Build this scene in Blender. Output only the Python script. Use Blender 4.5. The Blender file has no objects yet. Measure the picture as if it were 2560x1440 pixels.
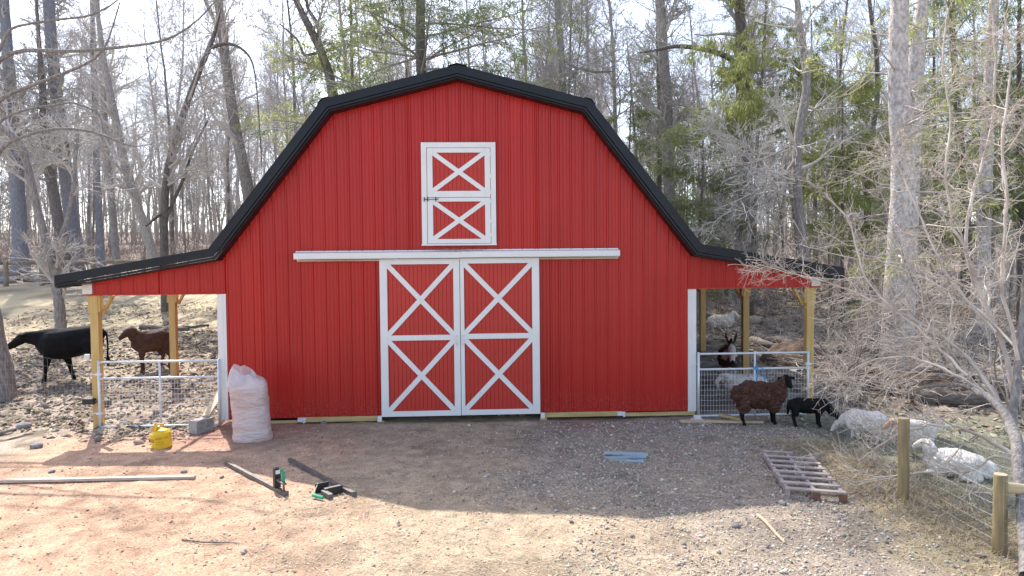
import bpy, bmesh, math, random
import numpy as np
from mathutils import Matrix, Vector
random.seed(7)
RAD = math.radians
sc = bpy.context.scene
C = sc.collection

# ------------------------------------------------------------------ camera
CX, CY, CZ = 0.369, -13.097, 2.80
YAW, PITCH, ROLL, FPX = RAD(2.612), RAD(1.894), RAD(0.556), 1752.08
_F = np.array([math.sin(YAW)*math.cos(PITCH), math.cos(YAW)*math.cos(PITCH), -math.sin(PITCH)])
_R = np.array([math.cos(YAW), -math.sin(YAW), 0.0])
_U = np.cross(_R, _F)
ex = _R*math.cos(ROLL) - _U*math.sin(ROLL)
ey = _R*math.sin(ROLL) + _U*math.cos(ROLL)
cam = bpy.data.cameras.new('camera'); camo = bpy.data.objects.new('camera', cam); C.objects.link(camo)
cam.sensor_width = 36; cam.lens = FPX/2560*36; cam.clip_start = 0.05; cam.clip_end = 2000
M = Matrix.Identity(4)
for i in range(3):
    M[i][0] = ex[i]; M[i][1] = ey[i]; M[i][2] = -_F[i]
M[0][3], M[1][3], M[2][3] = CX, CY, CZ
camo.matrix_world = M
sc.camera = camo
# ------------------------------------------------------------------ world, sun, exposure
SUN_EL = RAD(50.5)
SUN_AZ = math.atan2(-0.42, 0.907)            # from +Y towards +X
w = bpy.data.worlds.new('World'); sc.world = w; w.use_nodes = True
nt = w.node_tree; nt.nodes.clear()
sky = nt.nodes.new('ShaderNodeTexSky'); sky.sky_type = 'NISHITA'; sky.sun_disc = False
sky.sun_elevation = SUN_EL; sky.sun_rotation = SUN_AZ % (2*math.pi); sky.air_density = 0.8; sky.dust_density = 1.6; sky.ozone_density = 1.0
bg = nt.nodes.new('ShaderNodeBackground'); bg.inputs[1].default_value = 0.15
out = nt.nodes.new('ShaderNodeOutputWorld')
hs_ = nt.nodes.new('ShaderNodeHueSaturation'); hs_.inputs['Saturation'].default_value = 0.78   # thin white cloud veil
nt.links.new(sky.outputs[0], hs_.inputs['Color']); nt.links.new(hs_.outputs[0], bg.inputs[0]); nt.links.new(bg.outputs[0], out.inputs[0])
sl = bpy.data.lights.new('sun', 'SUN'); sl.energy = 2.75; sl.angle = RAD(0.55); sl.color = (1.0, 0.955, 0.88)
so = bpy.data.objects.new('sun', sl); C.objects.link(so)
sd = Vector((math.sin(SUN_AZ)*math.cos(SUN_EL), math.cos(SUN_AZ)*math.cos(SUN_EL), math.sin(SUN_EL)))
so.rotation_euler = (-sd).to_track_quat('-Z', 'Y').to_euler(); so.location = (0, 0, 30)
sc.view_settings.view_transform = 'Standard'; sc.view_settings.look = 'None'
sc.view_settings.exposure = 1.56; sc.view_settings.gamma = 1.0
sc.view_settings.use_curve_mapping = False

# ------------------------------------------------------------------ helpers
def ray(px, py):
    X, Y = px-1280.0, py-720.0
    D = _F*FPX + ex*X - ey*Y
    return D
def at(px, py, y):
    """world point where the line of sight through a photo pixel meets the plane at depth y"""
    D = ray(px, py); t = (y-CY)/D[1]
    return np.array([CX, CY, CZ]) + D*t
_rn = np.random.default_rng(11)
_LAT = _rn.random((256, 256))
def vnoise(x, y):
    x = np.asarray(x, float); y = np.asarray(y, float)
    xi = np.floor(x).astype(int); yi = np.floor(y).astype(int)
    fx = x-xi; fy = y-yi; fx = fx*fx*(3-2*fx); fy = fy*fy*(3-2*fy)
    a = _LAT[xi & 255, yi & 255]; b = _LAT[(xi+1) & 255, yi & 255]
    c = _LAT[xi & 255, (yi+1) & 255]; d = _LAT[(xi+1) & 255, (yi+1) & 255]
    return (a*(1-fx)+b*fx)*(1-fy)+(c*(1-fx)+d*fx)*fy - 0.5
def fbm(x, y, o=4, g=0.5):
    s = 0; a = 1
    for k in range(o):
        s = s + a*vnoise(x*2**k+17.3*k, y*2**k+5.1*k); a *= g
    return s
def sstep(a, b, v):
    t = np.clip((np.asarray(v, float)-a)/(b-a), 0, 1); return t*t*(3-2*t)
_LY = [-400, -20, -8, 0, 3.3, 6, 9, 19.5, 50, 120, 300, 900]
_LZ = [-0.3, -.2, -.12, -.12, .26, .52, .86, 1.95, 4.3, 9.5, 16, 20]
_RY = [-400, -20, -8, 0, 3, 6.5, 11, 20, 50, 120, 300, 900]
_RZ = [-.3, -.2, -.14, -.12, .05, .32, .45, 1.3, 4.1, 9.5, 16, 20]
def Hb(x, y):
    w_ = sstep(-3, 4, x)
    z = np.interp(y, _LY, _LZ)*(1-w_) + np.interp(y, _RY, _RZ)*w_
    z = z - .10*sstep(5.8, 8.0, x)*(1-sstep(0, 3, y))
    return z
def H(x, y):
    x = np.asarray(x, float); y = np.asarray(y, float)
    z = Hb(x, y)
    far = sstep(9, 30, np.hypot(x, y))
    past = np.clip(sstep(-4.6, -6.2, x)*sstep(-1.6, -0.2, y + 0.28*(x+6)) + sstep(5.6, 6.6, x)*sstep(-9, -7, y), 0, 1)
    z = z + past*(1-far)*(0.055*fbm(x*1.1, y*1.1, 3) + 0.085*np.maximum(fbm(x*4.3, y*4.3, 3), -.12) )
    z = z + (1-past)*(1-far)*(0.03*fbm(x*.7, y*.7, 2) + .012*fbm(x*7, y*7, 3))
    z = z + far*0.5*fbm(x*.12, y*.12, 3)
    # soil thrown up along the left part of the front wall
    m = np.exp(-((y+0.55)/0.5)**2)*sstep(-4.2, -3.5, x)*sstep(-1.3, -1.8, x)
    z = z + m*(0.06+0.09*(vnoise(x*2.2+3, y*1.5)))
    return z
def G(x, y): return float(H(x, y))
def gat(px, py):
    """ground point seen through a photo pixel (marches the line of sight to the terrain)"""
    D = ray(px, py); D = D/D[1]
    o = np.array([CX, CY, CZ]); t = 4.0
    while t < 200:
        p = o+D*t
        if p[2] <= G(p[0], p[1]): break
        t += 0.02 if t < 40 else .2
    p = o+D*t; p[2] = G(p[0], p[1]); return p

def mk(name, V, F, mat, parent=None, smooth=False, attr=None):
    me = bpy.data.meshes.new(name)
    V = np.asarray(V, np.float32).reshape(-1, 3)
    Fs = F if isinstance(F, list) and len(F) and isinstance(F[0], np.ndarray) else None
    if Fs is None:
        me.from_pydata([tuple(v) for v in V.tolist()], [], [tuple(int(i) for i in f) for f in F])
    else:
        Fs = [f for f in Fs if len(f)]
        nl = sum(f.size for f in Fs); nf = sum(len(f) for f in Fs)
        me.vertices.add(len(V)); me.vertices.foreach_set('co', V.ravel())
        me.loops.add(nl); me.polygons.add(nf)
        me.loops.foreach_set('vertex_index', np.concatenate([f.ravel() for f in Fs]).astype(np.int32))
        tot = np.concatenate([np.full(len(f), f.shape[1]) for f in Fs]).astype(np.int32)
        st = np.concatenate([[0], np.cumsum(tot)[:-1]]).astype(np.int32)
        me.polygons.foreach_set('loop_start', st); me.polygons.foreach_set('loop_total', tot)
        me.update(calc_edges=True)
    if smooth: me.polygons.foreach_set('use_smooth', [True]*len(me.polygons))
    if attr is not None:
        ca = me.color_attributes.new('tint', 'FLOAT_COLOR', 'POINT')
        ca.data.foreach_set('color', np.asarray(attr, np.float32).ravel())
    if mat: me.materials.append(mat)
    me.update()
    o = bpy.data.objects.new(name, me); C.objects.link(o)
    if parent: o.parent = parent
    return o
def tag(o, label=None, cat=None, group=None, kind=None):
    if label: o['label'] = label
    if cat: o['category'] = cat
    if group: o['group'] = group
    if kind: o['kind'] = kind
    return o
def empty(name, loc=(0, 0, 0), rz=0, label=None, cat=None, group=None):
    o = bpy.data.objects.new(name, None); C.objects.link(o); o.location = loc; o.rotation_euler = (0, 0, rz)
    o.empty_display_size = .1
    return tag(o, label, cat, group)
def copy_tree(o, loc=None, rz=None, scale=None, label=None, parent=None):
    c = o.copy(); C.objects.link(c)
    if parent: c.parent = parent
    for ch in list(o.children): copy_tree(ch, parent=c)
    if loc is not None: c.location = loc
    if rz is not None: c.rotation_euler = (0, 0, rz)
    if scale is not None: c.scale = scale
    if label: c['label'] = label
    return c
class MB:
    """collects boxes, tubes and lofts; build() links them as one mesh object"""
    def __init__(s): s.V = []; s.F = []; s.n = 0
    def add(s, V, F):
        s.V += [tuple(map(float, v)) for v in V]; s.F += [tuple(i+s.n for i in f) for f in F]; s.n = len(s.V); return s
    def hexa(s, P): return s.add(P, [(0,3,2,1),(4,5,6,7),(0,1,5,4),(1,2,6,5),(2,3,7,6),(3,0,4,7)])
    def box(s, x0, x1, y0, y1, z0, z1, bev=0):
        if bev:
            b = bev; V = []; 
            for (z, ins) in ((z0, b), (z0+b, 0), (z1-b, 0), (z1, b)):
                V += [(x0+ins, y0+ins, z), (x1-ins, y0+ins, z), (x1-ins, y1-ins, z), (x0+ins, y1-ins, z)]
            F = [(3,2,1,0), (12,13,14,15)]
            for k in range(3):
                for j in range(4): F.append((k*4+j, k*4+(j+1)%4, k*4+4+(j+1)%4, k*4+4+j))
            return s.add(V, F)
        return s.hexa([(x0,y0,z0),(x1,y0,z0),(x1,y1,z0),(x0,y1,z0),(x0,y0,z1),(x1,y0,z1),(x1,y1,z1),(x0,y1,z1)])
    def beam(s, a, b, wd, ht, up=(0,0,1)):
        a = np.array(a, float); b = np.array(b, float); t = b-a; t = t/np.linalg.norm(t); up = np.array(up, float)
        if abs(t@up) > .98: up = np.array([0, 1.0, 0])
        n = np.cross(t, up); n /= np.linalg.norm(n); u = np.cross(n, t)
        P = []
        for q in (a, b):
            for (i, j) in ((-1,-1),(1,-1),(1,1),(-1,1)): P.append(q+n*i*wd/2+u*j*ht/2)
        return s.add(P, [(0,1,2,3),(7,6,5,4),(0,4,5,1),(1,5,6,2),(2,6,7,3),(3,7,4,0)])
    def tube(s, pts, r, sides=8, cap=True):
        pts = np.array(pts, float); n = len(pts)
        rr = np.full(n, r, float) if np.isscalar(r) else np.array(r, float)
        T = np.gradient(pts, axis=0); T /= np.linalg.norm(T, axis=1)[:, None]+1e-9
        m = T.mean(0); ref = np.array([0,0,1.0]) if abs(m[2]) < .8*np.linalg.norm(m)+1e-9 else np.array([1.0,0,0])
        N = np.cross(T, ref); N /= np.linalg.norm(N, axis=1)[:, None]+1e-9; B = np.cross(T, N)
        V = []
        for i in range(n):
            for k in range(sides):
                a = 2*math.pi*k/sides; V.append(pts[i]+rr[i]*(math.cos(a)*N[i]+math.sin(a)*B[i]))
        F = [(i*sides+k, i*sides+(k+1)%sides, (i+1)*sides+(k+1)%sides, (i+1)*sides+k) for i in range(n-1) for k in range(sides)]
        if cap: F += [tuple(range(sides))[::-1], tuple((n-1)*sides+k for k in range(sides))]
        return s.add(V, F)
    def lathe(s, prof, c=(0,0,0), seg=20):
        V = []; n = len(prof)
        for (r, z) in prof:
            for k in range(seg):
                a = 2*math.pi*k/seg; V.append((c[0]+r*math.cos(a), c[1]+r*math.sin(a), c[2]+z))
        F = [(i*seg+k, i*seg+(k+1)%seg, (i+1)*seg+(k+1)%seg, (i+1)*seg+k) for i in range(n-1) for k in range(seg)]
        F += [tuple(range(seg))[::-1], tuple((n-1)*seg+k for k in range(seg))]
        return s.add(V, F)
    def build(s, name, mat, parent=None, smooth=False):
        return mk(name, s.V, s.F, mat, parent, smooth)

# ------------------------------------------------------------------ materials
def mat(name, col, rough=.7, col2=None, scale=8, detail=4, bump=0, bscale=40, metal=0, spec=.5, stretch=None, rnd=0, trans=0, lo=.35, hi=.65, coords='Object', bdist=.01):
    m = bpy.data.materials.new(name); m.use_nodes = True; t = m.node_tree; N = t.nodes; L = t.links
    b = N['Principled BSDF']; b.inputs['Roughness'].default_value = rough; b.inputs['Metallic'].default_value = metal
    b.inputs['Specular IOR Level'].default_value = spec
    b.inputs['Base Color'].default_value = (*col, 1)
    tc = N.new('ShaderNodeTexCoord'); src = tc.outputs[coords]
    if stretch:
        mp = N.new('ShaderNodeMapping'); mp.inputs['Scale'].default_value = stretch; L.new(src, mp.inputs[0]); src = mp.outputs[0]
    last = None
    if col2 is not None:
        n = N.new('ShaderNodeTexNoise'); n.inputs['Scale'].default_value = scale; n.inputs['Detail'].default_value = detail; L.new(src, n.inputs[0])
        r = N.new('ShaderNodeValToRGB'); r.color_ramp.elements[0].position = lo; r.color_ramp.elements[1].position = hi
        r.color_ramp.elements[0].color = (*col, 1); r.color_ramp.elements[1].color = (*col2, 1)
        L.new(n.outputs[0], r.inputs[0]); last = r.outputs[0]
    if rnd:
        oi = N.new('ShaderNodeObjectInfo'); mr = N.new('ShaderNodeMapRange'); mr.inputs[3].default_value = 1-rnd; mr.inputs[4].default_value = 1+rnd
        L.new(oi.outputs['Random'], mr.inputs[0])
        h = N.new('ShaderNodeHueSaturation'); L.new(mr.outputs[0], h.inputs['Value'])
        if last: L.new(last, h.inputs['Color'])
        else: h.inputs['Color'].default_value = (*col, 1)
        last = h.outputs[0]
    if last: L.new(last, b.inputs['Base Color'])
    if bump:
        n2 = N.new('ShaderNodeTexNoise'); n2.inputs['Scale'].default_value = bscale; n2.inputs['Detail'].default_value = 5; L.new(src, n2.inputs[0])
        bp = N.new('ShaderNodeBump'); bp.inputs['Strength'].default_value = bump; bp.inputs['Distance'].default_value = bdist
        L.new(n2.outputs[0], bp.inputs['Height']); L.new(bp.outputs[0], b.inputs['Normal'])
    if trans:
        tr = N.new('ShaderNodeBsdfTranslucent'); mx = N.new('ShaderNodeMixShader'); mx.inputs[0].default_value = trans
        if last: L.new(last, tr.inputs[0])
        else: tr.inputs[0].default_value = (*col, 1)
        L.new(b.outputs[0], mx.inputs[1]); L.new(tr.outputs[0], mx.inputs[2]); L.new(mx.outputs[0], N['Material Output'].inputs[0])
    return m
MT = {}
MT['red'] = mat('red_metal', (.435,.019,.014), .34, (.39,.016,.012), 1.1, bump=.5, bscale=1.6, spec=.32, bdist=.006, stretch=(1.6,1,.5), rnd=.05)
def splash(m):
    N = m.node_tree.nodes; L = m.node_tree.links; b = N['Principled BSDF']; src = b.inputs['Base Color'].links[0].from_socket
    g = N.new('ShaderNodeNewGeometry'); sx = N.new('ShaderNodeSeparateXYZ'); L.new(g.outputs['Position'], sx.inputs[0])
    r = N.new('ShaderNodeMapRange'); r.inputs[1].default_value = .55; r.inputs[2].default_value = -.05; r.inputs[3].default_value = 0; r.inputs[4].default_value = .75; L.new(sx.outputs[2], r.inputs[0])
    n = N.new('ShaderNodeTexNoise'); n.inputs['Scale'].default_value = 26; n.inputs['Detail'].default_value = 7; L.new(g.outputs['Position'], n.inputs[0])
    r2 = N.new('ShaderNodeMapRange'); r2.inputs[1].default_value = .5; r2.inputs[2].default_value = .66; L.new(n.outputs[0], r2.inputs[0])
    mu = N.new('ShaderNodeMath'); mu.operation = 'MULTIPLY'; r.inputs[4].default_value = .4; L.new(r.outputs[0], mu.inputs[0]); L.new(r2.outputs[0], mu.inputs[1])
    mx = N.new('ShaderNodeMix'); mx.data_type = 'RGBA'; mx.inputs[7].default_value = (.30,.19,.14,1); L.new(mu.outputs[0], mx.inputs[0]); L.new(src, mx.inputs[6]); L.new(mx.outputs[2], b.inputs['Base Color'])
MT['redp'] = mat('red_paint', (.46,.023,.012), .5, (.42,.020,.010), 3)
MT['white'] = mat('white_trim', (.72,.72,.70), .4, (.68,.68,.665), 2.5)
MT['black'] = mat('black_metal', (.006,.008,.012), .42, (.009,.011,.016), 2, spec=.3)
MT['blackmat'] = mat('black_plastic', (.015,.015,.016), .5)
MT['pine'] = mat('treated_pine', (.56,.40,.15), .6, (.47,.31,.10), 3, stretch=(7,7,.5), detail=6, bump=.15, bscale=12)
MT['pineh'] = mat('treated_pine_flat', (.52,.40,.18), .6, (.40,.29,.11), 3, stretch=(.6,7,7), detail=6, bump=.15, bscale=12)
MT['board'] = mat('sawn_board', (.60,.47,.33), .7, (.45,.33,.21), 4, stretch=(.8,6,6), bump=.2, bscale=15)
MT['galv'] = mat('galvanised_steel', (.70,.73,.75), .42, (.60,.63,.66), 14, metal=.2, spec=.5)
MT['wire'] = mat('fence_wire', (.46,.48,.50), .5, metal=.4)
MT['conc'] = mat('concrete', (.40,.39,.38), .9, (.30,.29,.28), 30, bump=.4, bscale=120)
MT['yellow'] = mat('yellow_paint', (.80,.50,.02), .3, (.74,.44,.015), 5)
MT['ink'] = mat('dark_print', (.06,.045,.02), .6)
MT['brass'] = mat('brass', (.5,.35,.1), .35, metal=.8)
MT['steel'] = mat('worn_dark_steel', (.09,.088,.085), .5, (.16,.15,.14), 16, metal=.3, bump=.1)
MT['green'] = mat('green_enamel', (.02,.30,.16), .4)
MT['bluem'] = mat('blue_grey_metal', (.42,.50,.56), .4, (.52,.58,.62), 5, metal=.4)
MT['blue'] = mat('bright_blue_film', (.03,.27,.55), .35)
MT['rope'] = mat('blue_twine', (.06,.33,.62), .8)
MT['grey'] = mat('weathered_wood', (.42,.36,.33), .85, (.27,.22,.20), 5, stretch=(1,5,5), bump=.4, bscale=20, rnd=.15)
MT['rust'] = mat('rusty_wood', (.22,.10,.06), .85, (.14,.07,.05), 9)
MT['post'] = mat('pressure_treated_post', (.33,.245,.12), .75, (.20,.165,.09), 4, stretch=(5,5,.6), bump=.3, bscale=15)
MT['rail'] = mat('peeled_rail', (.52,.42,.25), .75, (.40,.31,.18), 4, stretch=(.6,5,5), bump=.3, bscale=15)
MT['oldrail'] = mat('weathered_rail', (.30,.25,.19), .85, (.22,.18,.14), 4, bump=.3, bscale=15)
MT['rock'] = mat('field_stone', (.30,.29,.28), .9, (.20,.19,.185), 3, bump=.6, bscale=10, rnd=.25, bdist=.03)
MT['bark'] = mat('grey_bark', (.36,.33,.305), .9, (.19,.17,.155), 9, stretch=(3,3,.7), bump=.8, bscale=14, rnd=.22, bdist=.03)
MT['barkd'] = mat('dark_bark', (.20,.175,.16), .9, (.095,.083,.075), 9, stretch=(3,3,.7), bump=.9, bscale=14, rnd=.12, bdist=.03)
MT['barkl'] = mat('pale_flaky_bark', (.64,.59,.555), .9, (.36,.30,.27), 7, stretch=(2,2,1.2), bump=.9, bscale=18, bdist=.03)
MT['barkb'] = mat('blue_grey_bark', (.27,.27,.30), .9, (.17,.17,.19), 9, stretch=(3,3,.7), bump=.7, bscale=14, bdist=.03)
MT['twig'] = mat('grey_twigs', (.43,.40,.375), .85, rnd=.2)
MT['twigp'] = mat('pale_twigs', (.62,.545,.47), .8, (.36,.295,.245), 3)
MT['brush'] = mat('brown_brush', (.33,.265,.225), .9, (.22,.175,.145), .4, coords='Object')
MT['needle'] = mat('hemlock_needles', (.27,.31,.12), .7, (.12,.16,.065), 1.3, rnd=.15, trans=.4)
MT['needley'] = mat('sunlit_hemlock_needles', (.45,.46,.16), .7, (.24,.28,.10), 1.6, rnd=.12, trans=.5)
MT['needled'] = mat('dark_hemlock_needles', (.06,.10,.03), .7, (.035,.06,.022), 1.5, trans=.3)
MT['deadn'] = mat('dead_brown_needles', (.22,.13,.09), .8, trans=.2)
MT['leaf'] = mat('leaf_litter', (.30,.21,.14), .85, (.44,.34,.25), 14, lo=.4, hi=.6, trans=.15)
MT['logm'] = mat('fallen_log_bark', (.27,.225,.19), .9, (.13,.105,.09), 5, stretch=(1,4,4), bump=.8, bscale=10, rnd=.25, bdist=.03)
MT['logl'] = mat('bare_pale_log', (.56,.47,.38), .85, (.40,.32,.26), 4, stretch=(1,5,5), bump=.5, bscale=12)
MT['cut'] = mat('fresh_cut_wood', (.62,.47,.30), .8, (.48,.34,.20), 12)
MT['dirt'] = mat('dug_dirt', (.065,.042,.03), .95, (.13,.08,.055), 9, bump=.8, bscale=20, bdist=.03)

splash(MT['red'])
def attr_mat(name, rough=.9, bump=0, bscale=30, noise=.25, nscale=60, bdist=.01, trans=0):
    m = bpy.data.materials.new(name); m.use_nodes = True; t = m.node_tree; N = t.nodes; L = t.links
    b = N['Principled BSDF']; b.inputs['Roughness'].default_value = rough; b.inputs['Specular IOR Level'].default_value = .25
    a = N.new('ShaderNodeAttribute'); a.attribute_name = 'tint'
    g = N.new('ShaderNodeNewGeometry')
    n = N.new('ShaderNodeTexNoise'); n.inputs['Scale'].default_value = nscale; n.inputs['Detail'].default_value = 6; n.inputs['Roughness'].default_value = .7
    L.new(g.outputs['Position'], n.inputs[0])
    mr = N.new('ShaderNodeMapRange'); mr.inputs[1].default_value = .3; mr.inputs[2].default_value = .7; mr.inputs[3].default_value = 1-noise; mr.inputs[4].default_value = 1+noise
    L.new(n.outputs[0], mr.inputs[0])
    h = N.new('ShaderNodeHueSaturation'); L.new(a.outputs['Color'], h.inputs['Color']); L.new(mr.outputs[0], h.inputs['Value'])
    L.new(h.outputs[0], b.inputs['Base Color'])
    if bump:
        n2 = N.new('ShaderNodeTexNoise'); n2.inputs['Scale'].default_value = bscale; n2.inputs['Detail'].default_value = 8; n2.inputs['Roughness'].default_value = .7
        L.new(g.outputs['Position'], n2.inputs[0])
        bp = N.new('ShaderNodeBump'); bp.inputs['Strength'].default_value = bump; bp.inputs['Distance'].default_value = bdist
        L.new(n2.outputs[0], bp.inputs['Height']); L.new(bp.outputs[0], b.inputs['Normal'])
    return m
MT['ground'] = attr_mat('soil_and_gravel', .95, 1.0, 34, .52, 42, .03)
MT['tint'] = attr_mat('tinted_bits', .9, 0, 30, .12, 30)

# ------------------------------------------------------------------ ground
def zone_col(x, y):
    """base colour of the ground at a point: soil, gravel, straw, mud pasture, forest floor"""
    n1 = fbm(x*.55, y*.55, 4); n2 = fbm(x*2.1+9, y*2.1, 4); n3 = fbm(x*7+3, y*7, 3)
    soil = np.array([.53,.335,.225]); gravel = np.array([.33,.265,.21]); straw = np.array([.43,.34,.235])
    mud = np.array([.23,.18,.13]); hay = np.array([.46,.385,.25]); litter = np.array([.42,.335,.255]); forest = np.array([.34,.275,.235]); darksoil = np.array([.17,.16,.13])
    redsoil = np.array([.36,.20,.15]); grassy = np.array([.36,.29,.17])
    def lerp(a, b, t): return a*(1-t[..., None])+b*t[..., None]
    c = np.broadcast_to(soil, x.shape+(3,)).copy()
    c = lerp(c, redsoil, np.clip(sstep(-5.6, -4.6, x)*sstep(-1.9, -.7, y+n1*1.2)*sstep(0.2, -1.3, x+n1*1.5), 0, 1))
    gx = x + n1*2.2 + .25*(y+3)
    c = lerp(c, straw, sstep(-3.0, -1.0, gx)*.8)
    c = lerp(c, gravel, sstep(.2, 2.8, gx))
    c = lerp(c, straw, np.clip(sstep(.05, .5, n2+n1*.6)*.55*sstep(-5.2, -6.2, y+n1)*sstep(-2, 0, x), 0, 1))
    c = lerp(c, redsoil, np.clip(sstep(3.8, 2.0, x)*sstep(1.2, 2.3, x)*sstep(-1.3, -.7, y)*.6, 0, 1))
    pl_ = sstep(-1.3, 0.1, y+.28*(x+6)+n2*.5)*sstep(-4.7, -5.6, x+n2*.4)
    pl_ = np.maximum(pl_, sstep(0.0, .6, y))
    pl_ = np.maximum(pl_, sstep(-6.5, -7.4, x)*sstep(-4.5, -2.2, y-(x+7)*.25+n1*1.2))
    c = lerp(c, mud, pl_)
    shade_strip = pl_*np.exp(-((y-2.5+.12*(x+5.5)+.5*n2)/.75)**2)*sstep(-8.5, -6.8, x)*sstep(-2, -4, x)  # shade strip under the left shed, painted into the mud colour
    c = lerp(c, np.array([.10,.075,.055]), np.clip(shade_strip*(.8+n3), 0, 1)*.85)
    hy = (pl_-.6*np.clip(shade_strip, 0, 1))*sstep(-.18, .22, n2+.5*n3+.25*n1)*sstep(-3.5, -6, x)
    c = lerp(c, litter, hy*.95)
    hyd = pl_*sstep(3.5, 9, y+n1*3)*sstep(-1, -5, x)*sstep(-.3, .3, n2+n3*.7+.12)
    c = lerp(c, hay, hyd)
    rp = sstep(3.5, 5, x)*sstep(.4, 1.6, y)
    c = lerp(c, darksoil, rp*sstep(.3, -.3, n2+n1*.5)*sstep(15, 8, y))  # darker soil mottled over the right shed floor and behind it
    c = lerp(c, np.array([.26,.245,.225]), rp*sstep(-.3, .3, n2+n1*.5)*sstep(14, 9, y))
    c = lerp(c, litter, sstep(7.8, 9.5, x+n1*2)*sstep(-1, 1, y))
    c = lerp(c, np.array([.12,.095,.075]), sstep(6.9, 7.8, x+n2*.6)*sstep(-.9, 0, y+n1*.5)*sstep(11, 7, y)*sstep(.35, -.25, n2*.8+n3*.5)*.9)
    c = lerp(c, np.array([.21,.21,.15]), sstep(5.7, 6.3, x+n2*.3-.02*y)*sstep(.5, -.5, y)*.9)
    c = lerp(c, grassy, sstep(4.6, 5.3, x+n2*.6-.25*(y+5))*sstep(6.6, 5.6, x+n2*.5)*sstep(-2.6, -3.8, y)*.85)
    c = lerp(c, forest, sstep(17, 24, y+n1*4))
    c = lerp(c, straw, sstep(-9, -14, y))
    rut_shade = np.exp(-((x+4.9+.35*np.sin(y*.6)+.1*n2)/.16)**2)*sstep(-1.9, -2.6, y)*sstep(-9, -6.5, y)+.7*np.exp(-((x+3.2+.3*np.sin(y*.6+.4)+.1*n2)/.16)**2)*sstep(-2.6, -3.4, y)  # tyre ruts, their dark shadows painted into the soil colour
    c = c*(1-.30*np.clip(rut_shade, 0, 1)[..., None])
    c = c*(1-.30*sstep(.12, .5, fbm(x*1.7+31, y*1.7+8, 4))[..., None]*(1-pl_[..., None]*.3))
    return c*(1+.40*n3[..., None])
def axis(lo, hi, step, L_, Rr, g=1.13):
    a = list(np.arange(lo, hi+1e-6, step))
    s = step; v = lo
    while v > L_: s *= g; v -= s; a.insert(0, v)
    s = step; v = hi
    while v < Rr: s *= g; v += s; a.append(v)
    return np.array(a)
gx_ = axis(-12.5, 9.5, .045, -420, 420, 1.12); gy_ = axis(-7.8, 5.0, .045, -120, 900, 1.10)
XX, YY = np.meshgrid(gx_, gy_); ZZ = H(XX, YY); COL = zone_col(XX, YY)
nx, ny = len(gx_), len(gy_)
ii = (np.arange(ny-1)[:, None]*nx+np.arange(nx-1)[None, :]).ravel()
gq = np.stack([ii, ii+1, ii+nx+1, ii+nx], 1)
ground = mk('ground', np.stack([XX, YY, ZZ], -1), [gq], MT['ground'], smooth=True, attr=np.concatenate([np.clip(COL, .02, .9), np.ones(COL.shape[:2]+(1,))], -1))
tag(ground, kind='structure')

rng = np.random.default_rng(5)
def scatter_stones(name, xs, ys, size, cols, sink=.3, flat=.7):
    n = len(xs); zs = H(xs, ys)
    oct_ = np.array([[1,0,0],[0,1,0],[-1,0,0],[0,-1,0],[0,0,1],[0,0,-1]], float)
    V = oct_[None]*(size[:, None, None]*rng.uniform(.6, 1.35, (n, 6, 1)))
    V = V + rng.normal(0, .12, V.shape)*size[:, None, None]
    a = rng.uniform(0, 6.28, n); ca, sa = np.cos(a), np.sin(a)
    x = V[..., 0]*ca[:, None]-V[..., 1]*sa[:, None]; y = V[..., 0]*sa[:, None]+V[..., 1]*ca[:, None]
    tl = rng.normal(0, .4, n)[:, None]
    z = V[..., 2]*flat + x*tl
    P = np.stack([x+xs[:, None], y+ys[:, None], z+zs[:, None]+size[:, None]*(flat-sink)*.6], -1)
    f = np.array([[0,1,4],[1,2,4],[2,3,4],[3,0,4],[1,0,5],[2,1,5],[3,2,5],[0,3,5]])
    F = (f[None]+np.arange(n)[:, None, None]*6).reshape(-1, 3)
    A = np.repeat(np.concatenate([cols, np.ones((n, 1))], 1), 6, 0)
    o = mk(name, P, [F], MT['tint'], attr=A); return o
n = 62000
xs = rng.uniform(-3, 6.3, n); ys = -.3-7.6*rng.random(n)**1.0
wgt = sstep(-.4, 3.0, xs+fbm(xs*.55, ys*.55, 4)*2.2+.25*(ys+3))*(.55+.9*sstep(-.2, .3, fbm(xs*.9+4, ys*.9, 3)))
k = rng.random(n) < wgt*.95+.03
xs, ys = xs[k], ys[k]; m_ = len(xs)
g_ = (rng.uniform(.34, .78, m_)**1.6)[:, None]
cols = np.clip(g_*np.array([1, .88, .75])*(1+rng.normal(0, .06, (m_, 3))), .03, .8)
tag(scatter_stones('gravel', xs, ys, rng.gamma(2.2, .0036, m_)+.003, cols), kind='stuff')
# clods, clumps of mud and stones of the pasture
n = 9000
xs = rng.uniform(-12.5, -4.8, n); ys = rng.uniform(-3, 9, n)
k = rng.random(n) < sstep(-1.5, -.2, ys+.28*(xs+6)); xs, ys = xs[k], ys[k]; m_ = len(xs)
g_ = rng.uniform(.09, .30, m_)[:, None]; cols = np.clip(g_*np.array([1.05, .86, .68])*(1+rng.normal(0, .06, (m_, 3))), .02, .6)
tag(scatter_stones('mud_clods', xs, ys, rng.gamma(3, .012, m_)+.006, cols, .6, .55), kind='stuff')
n = 7000
xs = rng.uniform(-6.5, 0.5, n); ys = rng.uniform(-7.6, -.3, n); m_ = n
cols = np.clip((rng.uniform(.3, .68, n)**1.7)[:, None]*np.array([1.1, .78, .60])*(1+rng.normal(0, .05, (m_, 3))), .02, .7)
tag(scatter_stones('soil_crumbs', xs, ys, rng.gamma(2.0, .0034, m_)+.002, cols, .5, .6), kind='stuff')

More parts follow.
